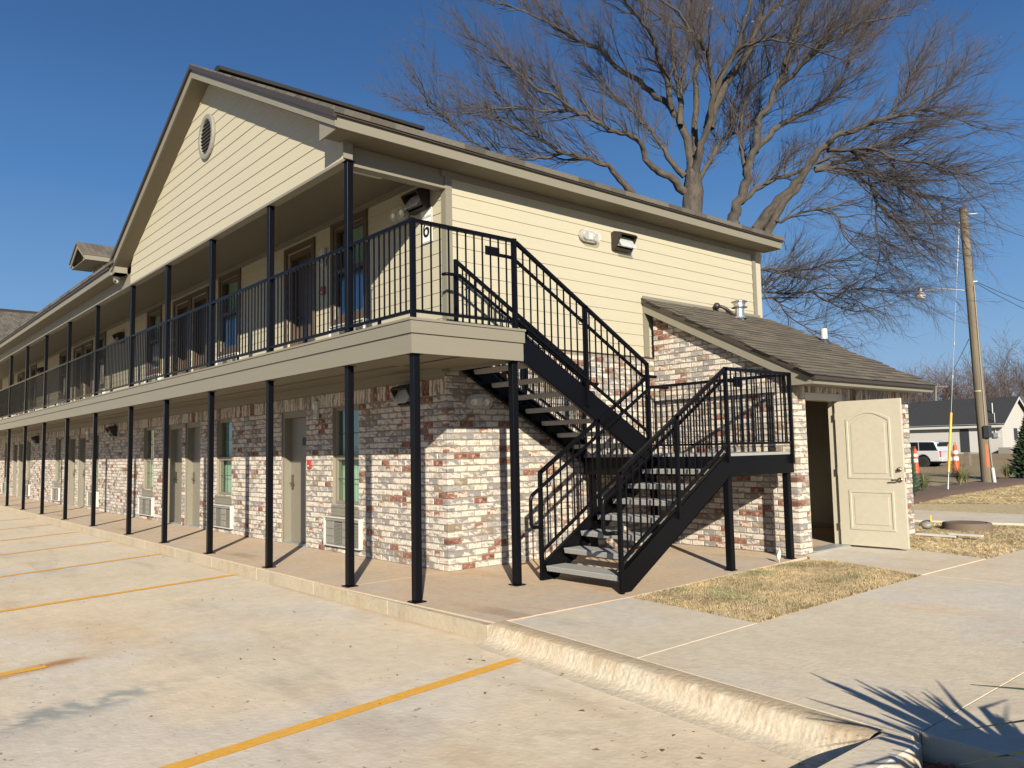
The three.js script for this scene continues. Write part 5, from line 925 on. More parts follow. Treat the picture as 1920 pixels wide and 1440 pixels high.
  part('pole', rod(V(-0.3, 0, 0.2), V(0, 7.1, 0), 0.17, 0.13, 10), wood, dp); part('crossarm', [bar(V(-0.95, 7.15, 0.75), V(1.0, 6.95, -0.8), 0.11, 0.12), bar(V(0.03, 6.3, 0), V(0.7, 6.95, -0.55), 0.05, 0.05)], wood, dp);
}

/* ---------- white sport utility car ---------- */
{
  const car = thing('parked_car', 'white sport utility car parked on the field in front of the white house', 'car', undefined, [-9.95, 0.0, -41.05], Math.PI); car.scale.setScalar(0.83);
  // local x from the rear bumper (0) forward to 5.0, z across
  const body = new THREE.MeshPhysicalMaterial({ color: C(0.55, 0.55, 0.56), roughness: 0.3, clearcoat: 0.8, clearcoatRoughness: 0.1 }), glass = new THREE.MeshPhysicalMaterial({ color: C(0.012, 0.015, 0.02), roughness: 0.2, specularIntensity: 0.3 }), rub = new THREE.MeshStandardMaterial({ color: C(0.018, 0.018, 0.018), roughness: 0.85 });
  const arch = (s, x) => { s.lineTo(x + 0.46, 0.42); s.absarc(x, 0.42, 0.46, 0, Math.PI, false); };
  const sh = new THREE.Shape(); sh.moveTo(0.05, 0.45); sh.lineTo(0.03, 1.02); sh.lineTo(0.16, 1.12); sh.lineTo(3.55, 1.14); sh.lineTo(4.85, 1.02); sh.lineTo(5.02, 0.9); sh.lineTo(5.02, 0.5); sh.lineTo(4.9, 0.42); arch(sh, 4.05); sh.lineTo(1.61, 0.42); arch(sh, 1.15); sh.lineTo(0.2, 0.42); sh.closePath();
  part('body', extr(sh, -0.97, 0.97, 'xy', 0.05), body, car);
  const cab = part('cabin', extr(new THREE.Shape([[0.10, 1.10], [0.36, 1.72], [0.55, 1.80], [2.75, 1.79], [3.0, 1.72], [3.62, 1.12]].map(([a, b]) => new THREE.Vector2(a, b))), -0.84, 0.84, 'xy', 0.07), body, car);
  for (const z of [-0.846, 0.846]) for (const pts of [[[0.24, 1.16], [0.45, 1.70], [1.38, 1.72], [1.38, 1.16]], [[1.44, 1.16], [1.44, 1.72], [2.2, 1.72], [2.2, 1.16]], [[2.26, 1.16], [2.26, 1.72], [2.85, 1.68], [3.3, 1.16]]]) part('side_window', prism(pts, z - 0.006, z + 0.006), glass, cab);
  part('rear_window', (() => { const g = box(-0.8, 0.8, -0.29, 0.29, -0.006, 0.006); g.rotateX(0.40); g.rotateY(-Math.PI / 2); g.translate(0.225, 1.43, 0); return g; })(), glass, cab);
  for (const z of [-0.87, 0.87]) part('taillight', rbox(0.02, 0.09, 0.72, 1.12, z - 0.08, z + 0.08, 0.015), M.red, car);
  part('bumper', [rbox(-0.10, 0.12, 0.42, 0.66, -0.96, 0.96, 0.05), rbox(4.95, 5.12, 0.40, 0.66, -0.95, 0.95, 0.05)], body, car);
  for (const x of [1.15, 4.05]) for (const z of [-0.86, 0.86]) { const w = part('wheel', fixed((() => { const g = new THREE.CylinderGeometry(0.385, 0.385, 0.25, 28); g.rotateX(Math.PI / 2); g.translate(x, 0.385, z); return flat(g); })()), rub, car); part('rim', fixed((() => { const g = new THREE.CylinderGeometry(0.24, 0.24, 0.262, 20); g.rotateX(Math.PI / 2); g.translate(x, 0.385, z); return flat(g); })()), M.bronze, w); }
  part('underside', box(0.3, 4.8, 0.3, 0.44, -0.7, 0.7), rub, car);
}

/* ---------- white house across the field ---------- */
{
  const h = thing('white_house', 'low white house with a dark shingled gable roof across the field', 'house', undefined, [-15.16, 0.36, -65.94]);
  const wh = paint(C(0.52, 0.505, 0.46), 0.6, { board: true, size: 2, bsize: 1 }), dark = new THREE.MeshStandardMaterial({ color: C(0.030, 0.032, 0.036), roughness: 0.95, map: sized(grayishGrit(), 4) });
  const LX = -13.2, DZ = -7.0, E = 2.42, RY = 4.55;
  const wall = part('wall', [box(LX, 0, -0.5, E, -0.12, 0), prism([[0, -0.5], [DZ, -0.5], [DZ, E], [DZ / 2, RY - 0.12], [0, E]].map(([a, b]) => [a, b]), -0.12, -0.001, 'zy'), prism([[0, -0.5], [DZ, -0.5], [DZ, E], [DZ / 2, RY - 0.12], [0, E]], LX, LX + 0.12, 'zy'), box(LX + 0.12, -0.12, -0.5, E, DZ, DZ + 0.12)], wh, h);
  for (let y = 0.05; y < 2.4; y += 0.15) { const m = part('siding_board', boardGeo(LX, 0, LX, 0, y, y + 0.16), wh, wall); m.position.z = 0.001; }
  for (let y = 0.05; y < 4.3; y += 0.15) { const e = (q) => (q < E ? [0, -DZ] : [(q - E) / (RY - E) * -DZ / 2, -DZ - (q - E) / (RY - E) * -DZ / 2]), [a, b] = e(y), [c, d] = e(Math.min(y + 0.16, 4.4)); const m = part('siding_board', boardGeo(a, b, c, d, y, y + 0.16), wh, wall); m.rotation.y = Math.PI / 2; m.position.x = 0.001; }
  const T = (z) => E + 0.12 + (RY - E) * (1 - Math.abs(z - DZ / 2) / (-DZ / 2));
  const roof = part('roof', [prism([[0.4, T(0.4) - 0.05], [0.4, T(0.4) + 0.05], [DZ / 2, RY + 0.16], [DZ / 2, RY + 0.05]], LX - 0.3, 0.3, 'zy'), prism([[DZ / 2, RY + 0.05], [DZ / 2, RY + 0.16], [DZ - 0.4, T(DZ - 0.4) + 0.05], [DZ - 0.4, T(DZ - 0.4) - 0.05]], LX - 0.3, 0.3, 'zy')], dark, h);
  part('fascia', [box(LX - 0.3, 0.3, T(0.4) - 0.18, T(0.4) + 0.0, 0.402, 0.43), prism([[0.43, T(0.4) - 0.18], [0.43, T(0.4) - 0.0], [DZ / 2, RY + 0.1], [DZ / 2, RY - 0.08]], 0.301, 0.33, 'zy'), prism([[DZ / 2, RY - 0.08], [DZ / 2, RY + 0.1], [DZ - 0.4, T(DZ - 0.4)], [DZ - 0.4, T(DZ - 0.4) - 0.18]], 0.301, 0.33, 'zy')], M.white, roof);
  part('soffit', box(LX, 0.3, E - 0.02, E, 0.001, 0.4), M.white, roof);
  const dv = part('door', box(-3.15, -2.5, 0.15, 2.05, 0.012, 0.05), M.darkSlot, h); part('door_panel', box(-2.45, -1.0, 0.12, 2.05, 0.012, 0.05), M.white, h); void dv;
  part('window', box(0.012, 0.04, 1.1, 2.05, -3.4, -2.6), M.darkSlot, h);
  part('meter', [rbox(-0.6, -0.25, 1.3, 1.7, 0.013, 0.15, 0.01), fixed(rod(V(-0.45, 1.7, 0.1), V(-0.45, 3.3, 0.1), 0.03))], M.galv, h);
  part('step', [box(0.02, 0.9, -0.1, 0.5, 0.3, 1.2)], M.grey, h);
  part('vent', fixed(rod(V(-1.0, 3.0, -1.2), V(-1.0, 4.15, -1.2), 0.05)), M.galv, roof);
  // lower wing on the left with its own gable facing the field
  const wing = part('wing', [prism([[-13.2, -0.5], [-18.4, -0.5], [-18.4, 2.3], [-15.8, 3.5], [-13.2, 2.3]], 0.2, 2.2, 'xy')], wh, h);
  part('wing_roof', [prism([[-12.8, 2.17], [-12.8, 2.27], [-15.8, 3.72], [-15.8, 3.6]], -4, 2.6, 'xy'), prism([[-15.8, 3.6], [-15.8, 3.72], [-18.8, 2.27], [-18.8, 2.17]], -4, 2.6, 'xy')], dark, wing);
  part('fascia', [prism([[-12.8, 2.09], [-12.8, 2.25], [-15.8, 3.7], [-15.8, 3.52]], 2.601, 2.63, 'xy')], M.white, wing);
}

/* ---------- trees ---------- */
function tube(pts, sides, wob = 0) { // pts: [x, y, z, r]
  const pos = [], nor = [], uv = [], idx = []; let run = 0; const n = pts.length, up0 = V(0.3, 1, 0.2).normalize(); let side = null;
  for (let i = 0; i < n; i++) {
    const a = pts[Math.max(0, i - 1)], b = pts[Math.min(n - 1, i + 1)], d = V(b[0] - a[0], b[1] - a[1], b[2] - a[2]).normalize();
    if (!side) side = new THREE.Vector3().crossVectors(d, Math.abs(d.dot(up0)) > 0.95 ? V(1, 0, 0) : up0).normalize(); else side.sub(d.clone().multiplyScalar(side.dot(d))).normalize();
    const bi = new THREE.Vector3().crossVectors(d, side), p = pts[i]; if (i) run += Math.hypot(p[0] - pts[i - 1][0], p[1] - pts[i - 1][1], p[2] - pts[i - 1][2]);
    for (let k = 0; k <= sides; k++) { const t = k / sides * 6.28318, c = Math.cos(t), s = Math.sin(t), nx = side.x * c + bi.x * s, ny = side.y * c + bi.y * s, nz = side.z * c + bi.z * s, r = p[3] * (1 + (wob ? wob * (vnoise(run * 3 + 7, (k % sides) * 1.7 + 3) - 0.5) : 0)); pos.push(p[0] + nx * r, p[1] + ny * r, p[2] + nz * r); nor.push(nx, ny, nz); uv.push(k / sides * Math.max(1, Math.round(p[3] * 8)), run * 0.6); }
  }
  for (let i = 0; i < n - 1; i++) for (let k = 0; k < sides; k++) { const a = i * (sides + 1) + k, b = a + 1, c = a + sides + 1, d = c + 1; idx.push(a, b, c, b, d, c); }
  return { pos, nor, uv, idx };
}
class Heap { // gathers many tubes into one geometry
  constructor() { this.pos = []; this.nor = []; this.uv = []; this.idx = []; }
  add(t) { const o = this.pos.length / 3; for (const v of t.pos) this.pos.push(v); for (const v of t.nor) this.nor.push(v); for (const v of t.uv) this.uv.push(v); for (const v of t.idx) this.idx.push(v + o); }
  geo() { const g = new THREE.BufferGeometry(); g.setAttribute('position', new THREE.Float32BufferAttribute(this.pos, 3)); g.setAttribute('normal', new THREE.Float32BufferAttribute(this.nor, 3)); g.setAttribute('uv', new THREE.Float32BufferAttribute(this.uv, 2)); g.setIndex(this.idx); return g; }
}
const tubeGeo = (pts, sides, wob) => { const h = new Heap(); h.add(tube(pts, sides, wob)); return h.geo(); };
function smooth(pts, sub, jit) { const c = new THREE.CatmullRomCurve3(pts.map((p) => V(p[0], p[1], p[2])), false, 'centripetal'), n = (pts.length - 1) * sub, out = []; for (let i = 0; i <= n; i++) { const t = i / n, q = c.getPoint(t), f = t * (pts.length - 1), k = Math.min(pts.length - 2, Math.floor(f)), r = pts[k][3] + (pts[k + 1][3] - pts[k][3]) * (f - k), j = i && i < n ? Math.min(jit, r * 0.8) : 0; out.push([q.x + rr(-j, j), q.y + rr(-j, j), q.z + rr(-j, j), r]); } return out; }
// grows side shoots along a branch, to the given depth
function shoots(heap, pts, level, o) {
  const L = o.levels[level]; if (!L) return;
  for (let i = 1; i < pts.length; i++) {
    const a = pts[i - 1], b = pts[i], dx = b[0] - a[0], dy = b[1] - a[1], dz = b[2] - a[2], len = Math.hypot(dx, dy, dz); if (!len) continue;
    let k = len / L.every; k = Math.floor(k) + (rnd() < k % 1 ? 1 : 0);
    for (let q = 0; q < k; q++) {
      const t = rnd(), r0 = (a[3] + (b[3] - a[3]) * t); if (L.maxR && r0 > L.maxR) continue; if (level === 0 && L.bare && L.bare(a)) continue;
      const dir = V(dx / len, dy / len, dz / len), rv = V(rr(-1, 1), rr(-1, 1), rr(-1, 1)).normalize(), sd = rv.sub(dir.clone().multiplyScalar(rv.dot(dir))).normalize();
      const g = o.grow(a), d = dir.multiplyScalar(L.along).add(sd.multiplyScalar(L.out)).add(V(g[0], g[1], g[2]).multiplyScalar(L.bias)).normalize();
      const n = L.segs, length = L.len * rr(0.45, 1.25), r = Math.min(L.r * rr(0.7, 1.3), r0 * 0.75), p = [[a[0] + dx * t, a[1] + dy * t, a[2] + dz * t, r]]; let c = d.clone();
      for (let s = 1; s <= n; s++) { c.add(V(rr(-1, 1), rr(-1, 1), rr(-1, 1)).multiplyScalar(L.wander)).add(V(g[0], g[1], g[2]).multiplyScalar(L.bias * 0.25)).normalize(); const e = p[s - 1], st = length / n; p.push([e[0] + c.x * st, e[1] + c.y * st, e[2] + c.z * st, r + (L.r1 - r) * s / n]); }
      heap.add(tube(p, L.sides)); shoots(heap, p, level + 1, o);
      if (o.tip && level === o.levels.length - 2) o.tip(p[n]);
    }
  }
}
{ // the big bare tree behind the building
  const tree = thing('bare_tree', 'huge bare winter tree with many spreading limbs behind the motel', 'tree');
  const heap = new Heap(), all = []; reseed(1234);
  const limb = (name, pts) => { const p = smooth(pts, 3, 0.045); all.push(p); part('limb', tubeGeo(p, pts[0][3] > 0.1 ? 10 : 7, 0.35), M.bark, tree); };
  part('trunk', (() => { const h = new Heap(); for (const q of [
    [[-5.6, -0.2, -14.2, 0.55], [-5.75, 1.8, -14.1, 0.42], [-6.0, 4.5, -13.9, 0.36], [-6.2, 7.2, -13.75, 0.31], [-6.25, 8.6, -13.7, 0.29], [-6.2, 9.3, -13.72, 0.27], [-6.2, 10.0, -13.75, 0.15], [-6.25, 10.35, -13.75, 0.01]],
    [[-5.5, 0.2, -14.2, 0.40], [-5.35, 3.5, -14.1, 0.30], [-5.25, 6.4, -14.1, 0.25], [-5.2, 8.01, -14.22, 0.22]],
    [[-5.4, 0.4, -14.2, 0.40], [-5.0, 3.4, -14.2, 0.28], [-4.7, 6.0, -14.25, 0.24], [-4.5, 7.64, -14.31, 0.22]],
    [[-5.9, 3.0, -14.0, 0.24], [-6.3, 5.6, -13.2, 0.18], [-6.8, 8.32, -12.32, 0.15]],
    [[-5.2, 2.5, -14.2, 0.2], [-5.1, 4.8, -14.4, 0.14], [-5.13, 6.7, -14.47, 0.06]]]) h.add(tube(smooth(q, 4, 0.05), 14, 0.3)); return h.geo(); })(), M.bark, tree);
  limb('A1',[[-6.17,9.32,-13.70,0.148],[-6.20,9.84,-13.79,0.126],[-6.44,11.19,-13.54,0.113],[-6.63,11.74,-13.43,0.101],[-6.97,12.18,-13.18,0.091],[-7.40,12.72,-12.79,0.081],[-7.90,13.24,-12.34,0.072],[-8.27,13.86,-12.02,0.063],[-8.64,14.08,-11.76,0.054],[-9.09,14.50,-11.38,0.046],[-9.49,14.88,-11.06,0.037],[-10.01,15.32,-10.58,0.029],[-10.54,15.62,-10.13,0.021]]);
  limb('A2',[[-6.53,11.67,-13.29,0.095],[-6.40,12.40,-12.87,0.077],[-6.28,12.86,-12.47,0.065],[-6.15,13.22,-12.08,0.055],[-6.08,13.48,-11.65,0.047],[-6.07,13.76,-11.14,0.039],[-6.01,13.90,-10.70,0.031],[-5.94,14.35,-10.25,0.025]]);
  limb('A3',[[-6.29,11.09,-13.34,0.094],[-6.45,12.24,-13.56,0.076],[-6.69,12.84,-13.75,0.065],[-6.88,13.87,-13.95,0.056],[-7.07,14.76,-14.16,0.047],[-7.46,15.28,-14.19,0.038],[-7.99,15.80,-14.06,0.030],[-8.41,16.62,-14.01,0.022]]);
  limb('A4',[[-6.43,11.64,-13.56,0.082],[-6.67,12.63,-13.98,0.066],[-6.83,13.85,-14.48,0.055],[-7.02,14.72,-14.98,0.047],[-7.23,15.85,-15.42,0.038],[-7.40,17.58,-15.84,0.030]]);
  limb('A5',[[-6.16,9.32,-13.71,0.135],[-6.26,10.07,-13.97,0.114],[-6.39,10.74,-14.22,0.102],[-6.48,11.90,-14.46,0.091],[-6.60,13.07,-14.65,0.081],[-6.68,14.00,-14.92,0.071],[-6.71,14.68,-15.27,0.062],[-6.76,15.68,-15.57,0.053],[-6.78,17.45,-15.81,0.045]]);
  limb('A6',[[-6.14,9.32,-13.73,0.135],[-5.91,9.88,-13.58,0.114],[-5.63,10.33,-13.50,0.100],[-5.30,11.04,-13.45,0.089],[-5.06,11.53,-13.31,0.079],[-4.91,11.97,-13.07,0.069],[-4.82,12.44,-12.77,0.061],[-4.73,12.63,-12.51,0.052],[-4.82,13.03,-12.00,0.045],[-4.88,13.37,-11.54,0.038],[-4.96,13.55,-11.08,0.031],[-5.06,14.04,-10.54,0.024]]);
  limb('A7',[[-5.18,11.62,-13.48,0.105],[-4.76,12.30,-13.48,0.083],[-4.35,12.70,-13.51,0.069],[-4.06,13.14,-13.39,0.057],[-3.70,13.83,-13.32,0.047],[-3.40,14.56,-13.17,0.037]]);
  limb('A8',[[-5.62,10.91,-13.83,0.160],[-5.31,11.68,-13.91,0.132],[-4.94,12.34,-14.09,0.115],[-4.53,12.94,-14.31,0.100],[-4.20,13.59,-14.43,0.086],[-3.92,13.97,-14.54,0.074],[-3.52,14.37,-14.78,0.063],[-3.10,15.14,-14.99,0.052]]);
  limb('A8b',[[-4.23,13.62,-14.48,0.092],[-4.45,14.69,-15.17,0.061],[-4.75,16.23,-15.71,0.042]]);
  limb('A9',[[-4.36,12.68,-13.52,0.051],[-3.94,12.72,-13.55,0.040],[-3.48,12.68,-13.64,0.034],[-2.98,12.46,-13.78,0.028],[-2.55,12.24,-13.85,0.023],[-2.03,11.84,-14.04,0.018],[-1.59,11.52,-14.13,0.014]]);
  limb('A10',[[-6.28,9.03,-13.75,0.095],[-6.14,9.67,-14.15,0.078],[-6.07,10.21,-14.47,0.068],[-5.96,10.77,-14.83,0.059],[-5.87,11.09,-15.20,0.051],[-5.64,11.35,-15.75,0.043],[-5.51,11.73,-16.16,0.036],[-5.40,12.14,-16.54,0.029]]);
  limb('A11',[[-5.93,11.12,-15.29,0.056],[-5.94,12.09,-15.66,0.037],[-5.95,13.00,-16.05,0.025],[-5.91,13.84,-16.50,0.015]]);
  limb('B1',[[-6.10,8.96,-13.21,0.119],[-6.26,9.32,-12.67,0.102],[-6.37,9.51,-12.21,0.091],[-6.39,9.77,-11.84,0.082],[-6.36,10.11,-11.53,0.073],[-6.40,10.24,-11.15,0.065],[-6.53,10.29,-10.69,0.058],[-6.78,10.59,-10.06,0.052],[-6.96,10.77,-9.51,0.045],[-7.15,11.06,-8.95,0.039],[-7.29,11.18,-8.46,0.033],[-7.36,11.39,-8.04,0.028],[-7.53,11.72,-7.50,0.023],[-7.55,11.98,-7.14,0.018]]);
  limb('B1b',[[-7.23,10.94,-9.79,0.050],[-7.40,10.81,-9.18,0.038],[-7.58,10.71,-8.55,0.030],[-7.75,10.66,-7.93,0.023],[-7.92,10.52,-7.32,0.017],[-7.99,10.31,-6.83,0.012]]);
  limb('B2',[[-6.31,9.56,-13.50,0.094],[-6.66,10.23,-13.23,0.075],[-6.97,10.88,-13.01,0.063],[-7.25,11.34,-12.84,0.053],[-7.60,11.82,-12.60,0.043],[-7.98,12.38,-12.30,0.035],[-8.35,13.05,-12.00,0.026],[-8.64,13.46,-11.84,0.018]]);
  limb('B3',[[-6.80,8.32,-12.32,0.119],[-6.93,8.79,-11.83,0.099],[-6.95,9.06,-11.49,0.087],[-7.01,9.41,-11.10,0.077],[-7.17,9.62,-10.61,0.068],[-7.32,9.66,-10.15,0.059],[-7.55,9.74,-9.58,0.051],[-7.65,9.91,-9.17,0.044],[-7.75,10.04,-8.76,0.037],[-7.95,10.25,-8.22,0.030],[-8.12,10.46,-7.72,0.024],[-8.16,10.57,-7.37,0.018]]);
  limb('B4',[[-7.69,9.81,-9.72,0.051],[-7.84,9.59,-9.15,0.041],[-7.97,9.47,-8.62,0.035],[-8.27,9.51,-7.86,0.030],[-8.38,9.67,-7.30,0.026],[-8.42,9.81,-6.84,0.022],[-8.47,10.15,-6.34,0.018],[-8.47,10.29,-5.92,0.015],[-8.40,10.32,-5.58,0.012]]);
  limb('C',[[-5.20,8.01,-14.22,0.172],[-5.05,8.36,-14.18,0.150],[-4.83,8.79,-14.23,0.136],[-4.65,9.21,-14.21,0.125],[-4.51,9.55,-14.17,0.114],[-4.32,10.05,-14.16,0.105],[-4.18,10.51,-14.10,0.096],[-4.03,10.75,-14.09,0.087],[-3.82,11.02,-14.13,0.079],[-3.54,11.54,-14.22,0.072],[-3.27,12.16,-14.29,0.064],[-3.09,12.70,-14.26,0.057],[-2.87,13.23,-14.29,0.050],[-2.70,13.66,-14.27,0.044],[-2.49,14.39,-14.26,0.037]]);
  limb('C2',[[-3.63,11.57,-14.37,0.076],[-3.23,11.80,-14.42,0.060],[-2.77,12.18,-14.55,0.050],[-2.48,12.32,-14.49,0.042],[-1.87,12.62,-14.78,0.034],[-1.39,12.71,-14.96,0.028],[-0.81,12.73,-15.25,0.021],[-0.33,12.67,-15.45,0.015]]);
  limb('C2b',[[-3.17,12.16,-14.83,0.051],[-2.85,12.88,-15.51,0.040],[-2.59,13.36,-16.15,0.033],[-2.43,13.90,-16.67,0.027],[-2.10,14.39,-17.39,0.021],[-1.77,14.87,-18.12,0.016]]);
  limb('C3',[[-4.83,9.52,-14.46,0.079],[-4.98,10.24,-14.52,0.064],[-5.10,10.78,-14.65,0.054],[-5.11,11.54,-14.87,0.045],[-5.11,12.06,-15.13,0.038],[-5.02,12.53,-15.51,0.030],[-4.84,12.88,-16.00,0.024],[-4.71,13.26,-16.44,0.017]]);
  limb('C4',[[-4.45,9.95,-14.39,0.104],[-4.26,10.47,-14.85,0.087],[-4.08,10.90,-15.32,0.076],[-3.78,11.25,-15.93,0.067],[-3.45,11.66,-16.56,0.058],[-3.33,12.07,-16.96,0.050],[-3.22,12.50,-17.34,0.043],[-3.13,13.16,-17.67,0.035],[-3.07,13.78,-17.97,0.028],[-2.86,14.28,-18.46,0.021]]);
  limb('C5',[[-4.99,8.58,-14.40,0.092],[-4.89,9.02,-14.97,0.076],[-4.76,9.41,-15.58,0.067],[-4.71,9.66,-16.12,0.058],[-4.42,9.96,-16.94,0.050],[-4.16,10.38,-17.69,0.043],[-3.87,10.65,-18.51,0.036]]);
  limb('D',[[-4.50,7.64,-14.31,0.168],[-4.01,8.25,-14.55,0.141],[-3.58,8.66,-14.74,0.123],[-3.22,9.07,-14.85,0.109],[-2.94,9.44,-14.88,0.096],[-2.59,9.72,-14.99,0.084],[-2.38,9.86,-14.96,0.072],[-1.88,10.02,-15.26,0.062],[-1.39,10.19,-15.55,0.052],[-1.01,10.23,-15.74,0.042],[-0.56,10.28,-16.00,0.033],[-0.20,10.20,-16.17,0.025],[0.26,9.92,-16.48,0.017]]);
  limb('D2',[[-4.22,7.35,-14.37,0.115],[-3.94,7.96,-14.51,0.103],[-3.71,8.35,-14.63,0.095],[-3.37,8.80,-14.86,0.089]]);
  limb('D3',[[-0.58,10.30,-16.07,0.036],[-0.31,10.60,-16.15,0.025],[0.05,10.78,-16.33,0.018],[0.32,11.11,-16.40,0.012]]);
  limb('D4',[[-1.21,10.25,-15.81,0.037],[-1.11,10.92,-16.51,0.026],[-1.14,11.60,-17.06,0.019],[-1.24,12.18,-17.53,0.013]]);
  limb('D5',[[-3.01,9.17,-15.08,0.076],[-2.76,9.38,-15.61,0.059],[-2.40,9.55,-16.26,0.049],[-2.07,9.93,-16.85,0.040],[-1.65,10.05,-17.59,0.032],[-1.42,10.45,-18.06,0.024],[-1.13,10.82,-18.60,0.017]]);
  limb('D6',[[-2.71,9.66,-15.21,0.063],[-2.11,9.53,-15.32,0.048],[-1.51,9.37,-15.42,0.039],[-0.93,8.92,-15.53,0.031],[-0.33,8.72,-15.64,0.024],[0.17,8.35,-15.66,0.018],[0.82,8.07,-15.83,0.012]]);
  limb('D7',[[-3.02,9.14,-15.08,0.063],[-2.48,9.17,-15.37,0.050],[-2.03,8.83,-15.60,0.042],[-1.73,8.45,-15.67,0.035],[-1.56,7.94,-15.60,0.029],[-1.27,7.56,-15.66,0.023],[-1.00,7.20,-15.70,0.018],[-0.69,6.47,-15.81,0.013]]);
  limb('D8',[[-2.15,9.57,-15.41,0.050],[-1.67,8.99,-15.62,0.035],[-1.22,8.50,-15.78,0.026],[-0.71,8.04,-16.02,0.018],[-0.11,7.87,-16.31,0.012]]);
  limb('D9',[[-3.97,7.79,-14.44,0.051],[-3.76,7.73,-14.39,0.040],[-3.27,7.90,-14.63,0.033],[-2.72,7.95,-14.96,0.027],[-2.39,7.58,-15.08,0.021],[-2.25,7.11,-15.00,0.017],[-1.84,6.48,-15.24,0.012]]);
  limb('D10',[[-5.13,6.70,-14.47,0.046],[-4.58,6.55,-14.66,0.035],[-3.97,6.44,-14.93,0.028],[-3.27,6.43,-15.28,0.022],[-2.79,6.52,-15.36,0.017],[-2.13,6.48,-15.68,0.012]]);
  limb('D11',[[-5.29,6.12,-14.67,0.047],[-4.80,5.94,-14.95,0.037],[-4.22,5.86,-15.32,0.031],[-3.62,5.83,-15.71,0.025],[-3.04,5.75,-16.10,0.021],[-2.56,5.85,-16.34,0.017],[-1.94,5.68,-16.76,0.013]]);
  limb('D12',[[-3.57,5.81,-15.62,0.026],[-3.06,5.41,-15.76,0.018],[-2.60,5.15,-15.81,0.014],[-2.08,5.04,-15.91,0.010]]);
  limb('D14',[[-5.25,5.96,-14.73,0.040],[-4.81,5.78,-15.05,0.031],[-4.49,5.71,-15.21,0.025],[-4.26,5.26,-15.32,0.020],[-3.86,4.84,-15.62,0.016],[-3.45,4.57,-15.92,0.012]]);
  limb('D13',[[-1.63,7.99,-15.76,0.027],[-1.65,7.50,-15.64,0.019],[-1.59,6.68,-15.66,0.014],[-1.70,5.90,-15.48,0.010]]);
  limb('E1',[[-1.87,9.30,-15.63,0.031],[-1.40,8.62,-15.49,0.022],[-0.84,8.16,-15.43,0.017],[-0.23,7.30,-15.47,0.013],[0.12,6.89,-15.17,0.009]]);

  const center = V(-5.6, 9.5, -14);
  const levels = [
    { every: 0.19, maxR: 0.08, len: 1.8, r: 0.021, r1: 0.005, segs: 7, sides: 4, along: 0.7, out: 0.8, bias: 0.5, wander: 0.26 },
    { every: 0.17, len: 0.85, r: 0.0078, r1: 0.003, segs: 4, sides: 3, along: 0.75, out: 0.7, bias: 0.4, wander: 0.24 },
    { every: 0.115, len: 0.42, r: 0.0045, r1: 0.0016, segs: 2, sides: 3, along: 0.9, out: 0.5, bias: 0.3, wander: 0.16 }];
  const grow = (p) => { const o = V(p[0] - center.x, p[1] - center.y, p[2] - center.z), low = 0.8 * sstep(11.5, 8.5, p[1]) * sstep(-4.5, -2, p[0]), l = o.length() || 1; return [o.x / l * 0.6, 0.75 - 1.25 * low + 0.2 * o.y / l, o.z / l * 0.6]; };
  const tips = [];
  for (const p of all) shoots(heap, p, 0, { levels, grow, tip: (q) => { if (rnd() < 0.06) tips.push(q); } });
  part('twigs', heap.geo(), M.twig, tree, true);
  // a few dead leaves still hanging on the right side
  reseed(55); const pos = [];
  for (const q of tips) { if (q[0] < -5.4 || rnd() < 0.35) continue; for (let k = 0; k < 3; k++) { const x = q[0] + rr(-0.12, 0.12), y = q[1] + rr(-0.15, 0.08), z = q[2] + rr(-0.12, 0.12), s = rr(0.02, 0.045); pos.push(x, y, z, x + rr(-s, s), y - s * 1.6, z + rr(-s, s), x + rr(-s, s), y - s, z + s); } }
  if (pos.length) { const g = new THREE.BufferGeometry(); g.setAttribute('position', new THREE.Float32BufferAttribute(pos, 3)); g.computeVertexNormals(); part('dead_leaves', fixed(g), new THREE.MeshStandardMaterial({ color: C(0.16, 0.075, 0.05), roughness: 0.8, side: THREE.DoubleSide }), tree, true); }
}
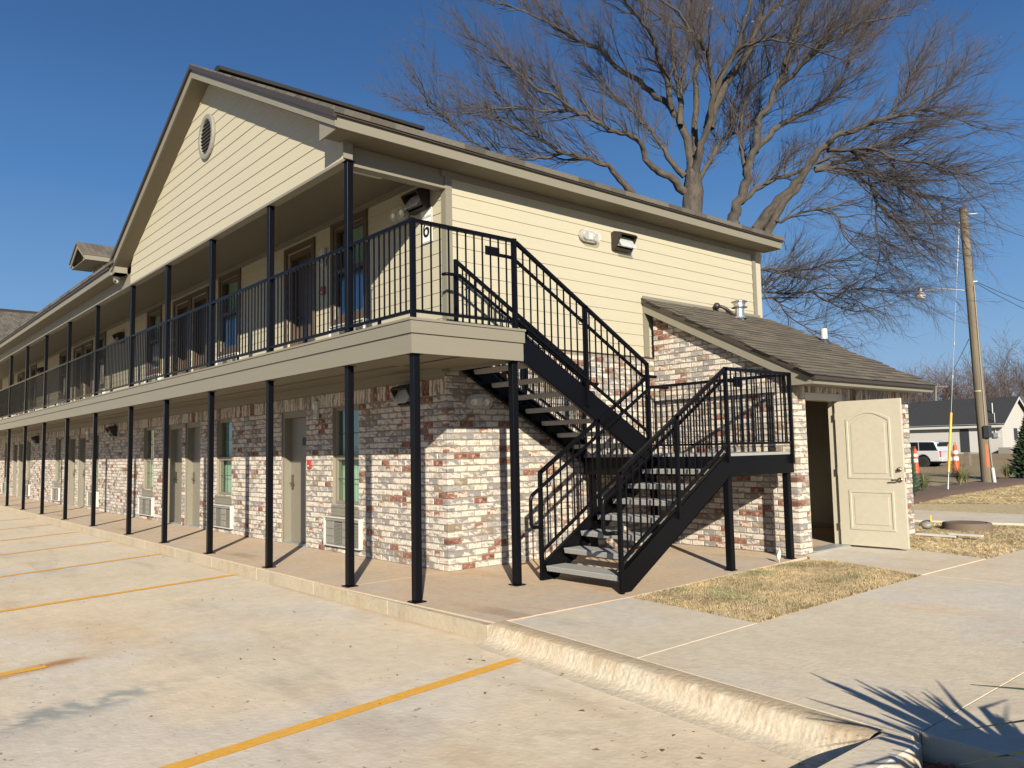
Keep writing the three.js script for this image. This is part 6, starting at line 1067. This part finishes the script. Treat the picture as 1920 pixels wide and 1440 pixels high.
{ // bare trees along the far side of the field
  const make = (seed, h, spread) => {
    reseed(seed); const heap = new Heap(), trunk = new Heap();
    const limbs = []; const grow = (p) => [p[0] * 0.06, 0.6, p[2] * 0.06];
    const stem = (p, d, L, r, lev) => { const n = 5, pts = [[...p, r]]; let c = d.clone(); for (let i = 1; i <= n; i++) { c.add(V(rr(-1, 1), rr(-0.4, 0.8), rr(-1, 1)).multiplyScalar(0.16)).normalize(); const e = pts[i - 1]; pts.push([e[0] + c.x * L / n, e[1] + c.y * L / n, e[2] + c.z * L / n, r * (1 - 0.6 * i / n)]); } trunk.add(tube(pts, 5)); limbs.push(pts); if (lev < 3) for (let k = 0; k < 4; k++) { const e = pts[2 + (k % 4)]; const a = rr(0, 6.28); stem(e.slice(0, 3), V(Math.cos(a) * spread, rr(0.3, 0.9), Math.sin(a) * spread).normalize().add(c).normalize(), L * 0.68, e[3] * 0.62, lev + 1); } };
    stem([0, -0.5, 0], V(rr(-0.1, 0.1), 1, rr(-0.1, 0.1)), h * 0.42, h * 0.024, 0);
    const levels = [{ every: 0.42, maxR: 0.15, len: 1.5, r: 0.022, r1: 0.01, segs: 3, sides: 3, along: 0.6, out: 0.7, bias: 0.35, wander: 0.25 }, { every: 0.4, len: 0.7, r: 0.011, r1: 0.006, segs: 2, sides: 3, along: 0.7, out: 0.6, bias: 0.3, wander: 0.2 }];
    for (const p of limbs) shoots(heap, p, 0, { levels, grow });
    return [trunk.geo(), heap.geo()];
  };
  const brown = new THREE.MeshStandardMaterial({ color: C(0.155, 0.10, 0.075), roughness: 1 }), grey = new THREE.MeshStandardMaterial({ color: C(0.12, 0.095, 0.075), roughness: 1 });
  const kinds = [make(301, 11, 0.8), make(302, 8, 1.0), make(303, 7, 1.1)];
  const put = (k, x, z, s, turn, label) => { const t = thing('bare_tree', label, 'tree', undefined, [x, 0.8, z], turn); t.scale.set(s, s, s); part('trunk', kinds[k][0], grey, t); part('crown', kinds[k][1], k ? brown : grey, t); };
  put(0, -30.2, -113, 1.55, 0.3, 'tall bare tree rising behind the white house, right of the utility pole');
  put(0, -24.5, -118, 1.3, 2.1, 'bare tree at the right edge behind the white house');
  const thick = new THREE.Group(); void thick;
  const places = [[-41, -106, 0.8], [-39.5, -112, 0.95], [-37.5, -108, 0.9], [-36, -114, 1.0], [-34.5, -110, 0.95], [-32.5, -116, 1.0], [-31, -108, 0.8], [-28.5, -112, 0.9], [-27, -119, 1.0], [-26, -110, 0.75], [-43.5, -112, 0.95], [-46, -106, 0.8], [-23, -113, 0.95], [-21, -120, 1]];
  const words = ['second thicket tree from the left beyond the white house, beside the distant utility pole', 'brown thicket tree directly behind the distant utility pole', 'low brown thicket tree just right of the distant utility pole', 'brown thicket tree above the middle of the dark house roof, left of the guy wire', 'brown thicket tree seen right behind the guy wire above the dark roof', 'brown thicket tree just left of the wooden utility pole, above the dark roof', 'lower brown thicket tree hidden partly by the wooden utility pole', 'brown thicket tree just right of the wooden utility pole', 'brown thicket tree below the tall bare tree behind the white house', 'low brown thicket tree near the white gable peak', 'leftmost brown thicket tree past the storage room eave', 'brown thicket tree showing under the corner of the storage room eave', 'brown thicket tree at the right edge above the white gable', 'rightmost tall brown thicket tree at the edge of the view'];
  places.forEach(([x, z, s], i) => { const t = thing('thicket_tree', words[i], 'tree', undefined, [x, 0.6, z], i * 1.3); t.scale.setScalar(s * 1.75); part('trunk', kinds[1 + i % 2][0], grey, t); part('crown', kinds[1 + i % 2][1], brown, t); });
}
// base colours under the phone's bright exposure: one common calibration for all opaque surfaces
{
  const done = new Set();
  scene.traverse((o) => { for (const m of [].concat(o.material ?? [])) if (!done.has(m)) { done.add(m); if (!(m.transmission > 0) && m.metalness < 0.6) m.color.multiplyScalar(0.75); } });
}
renderer.render(scene, camera);
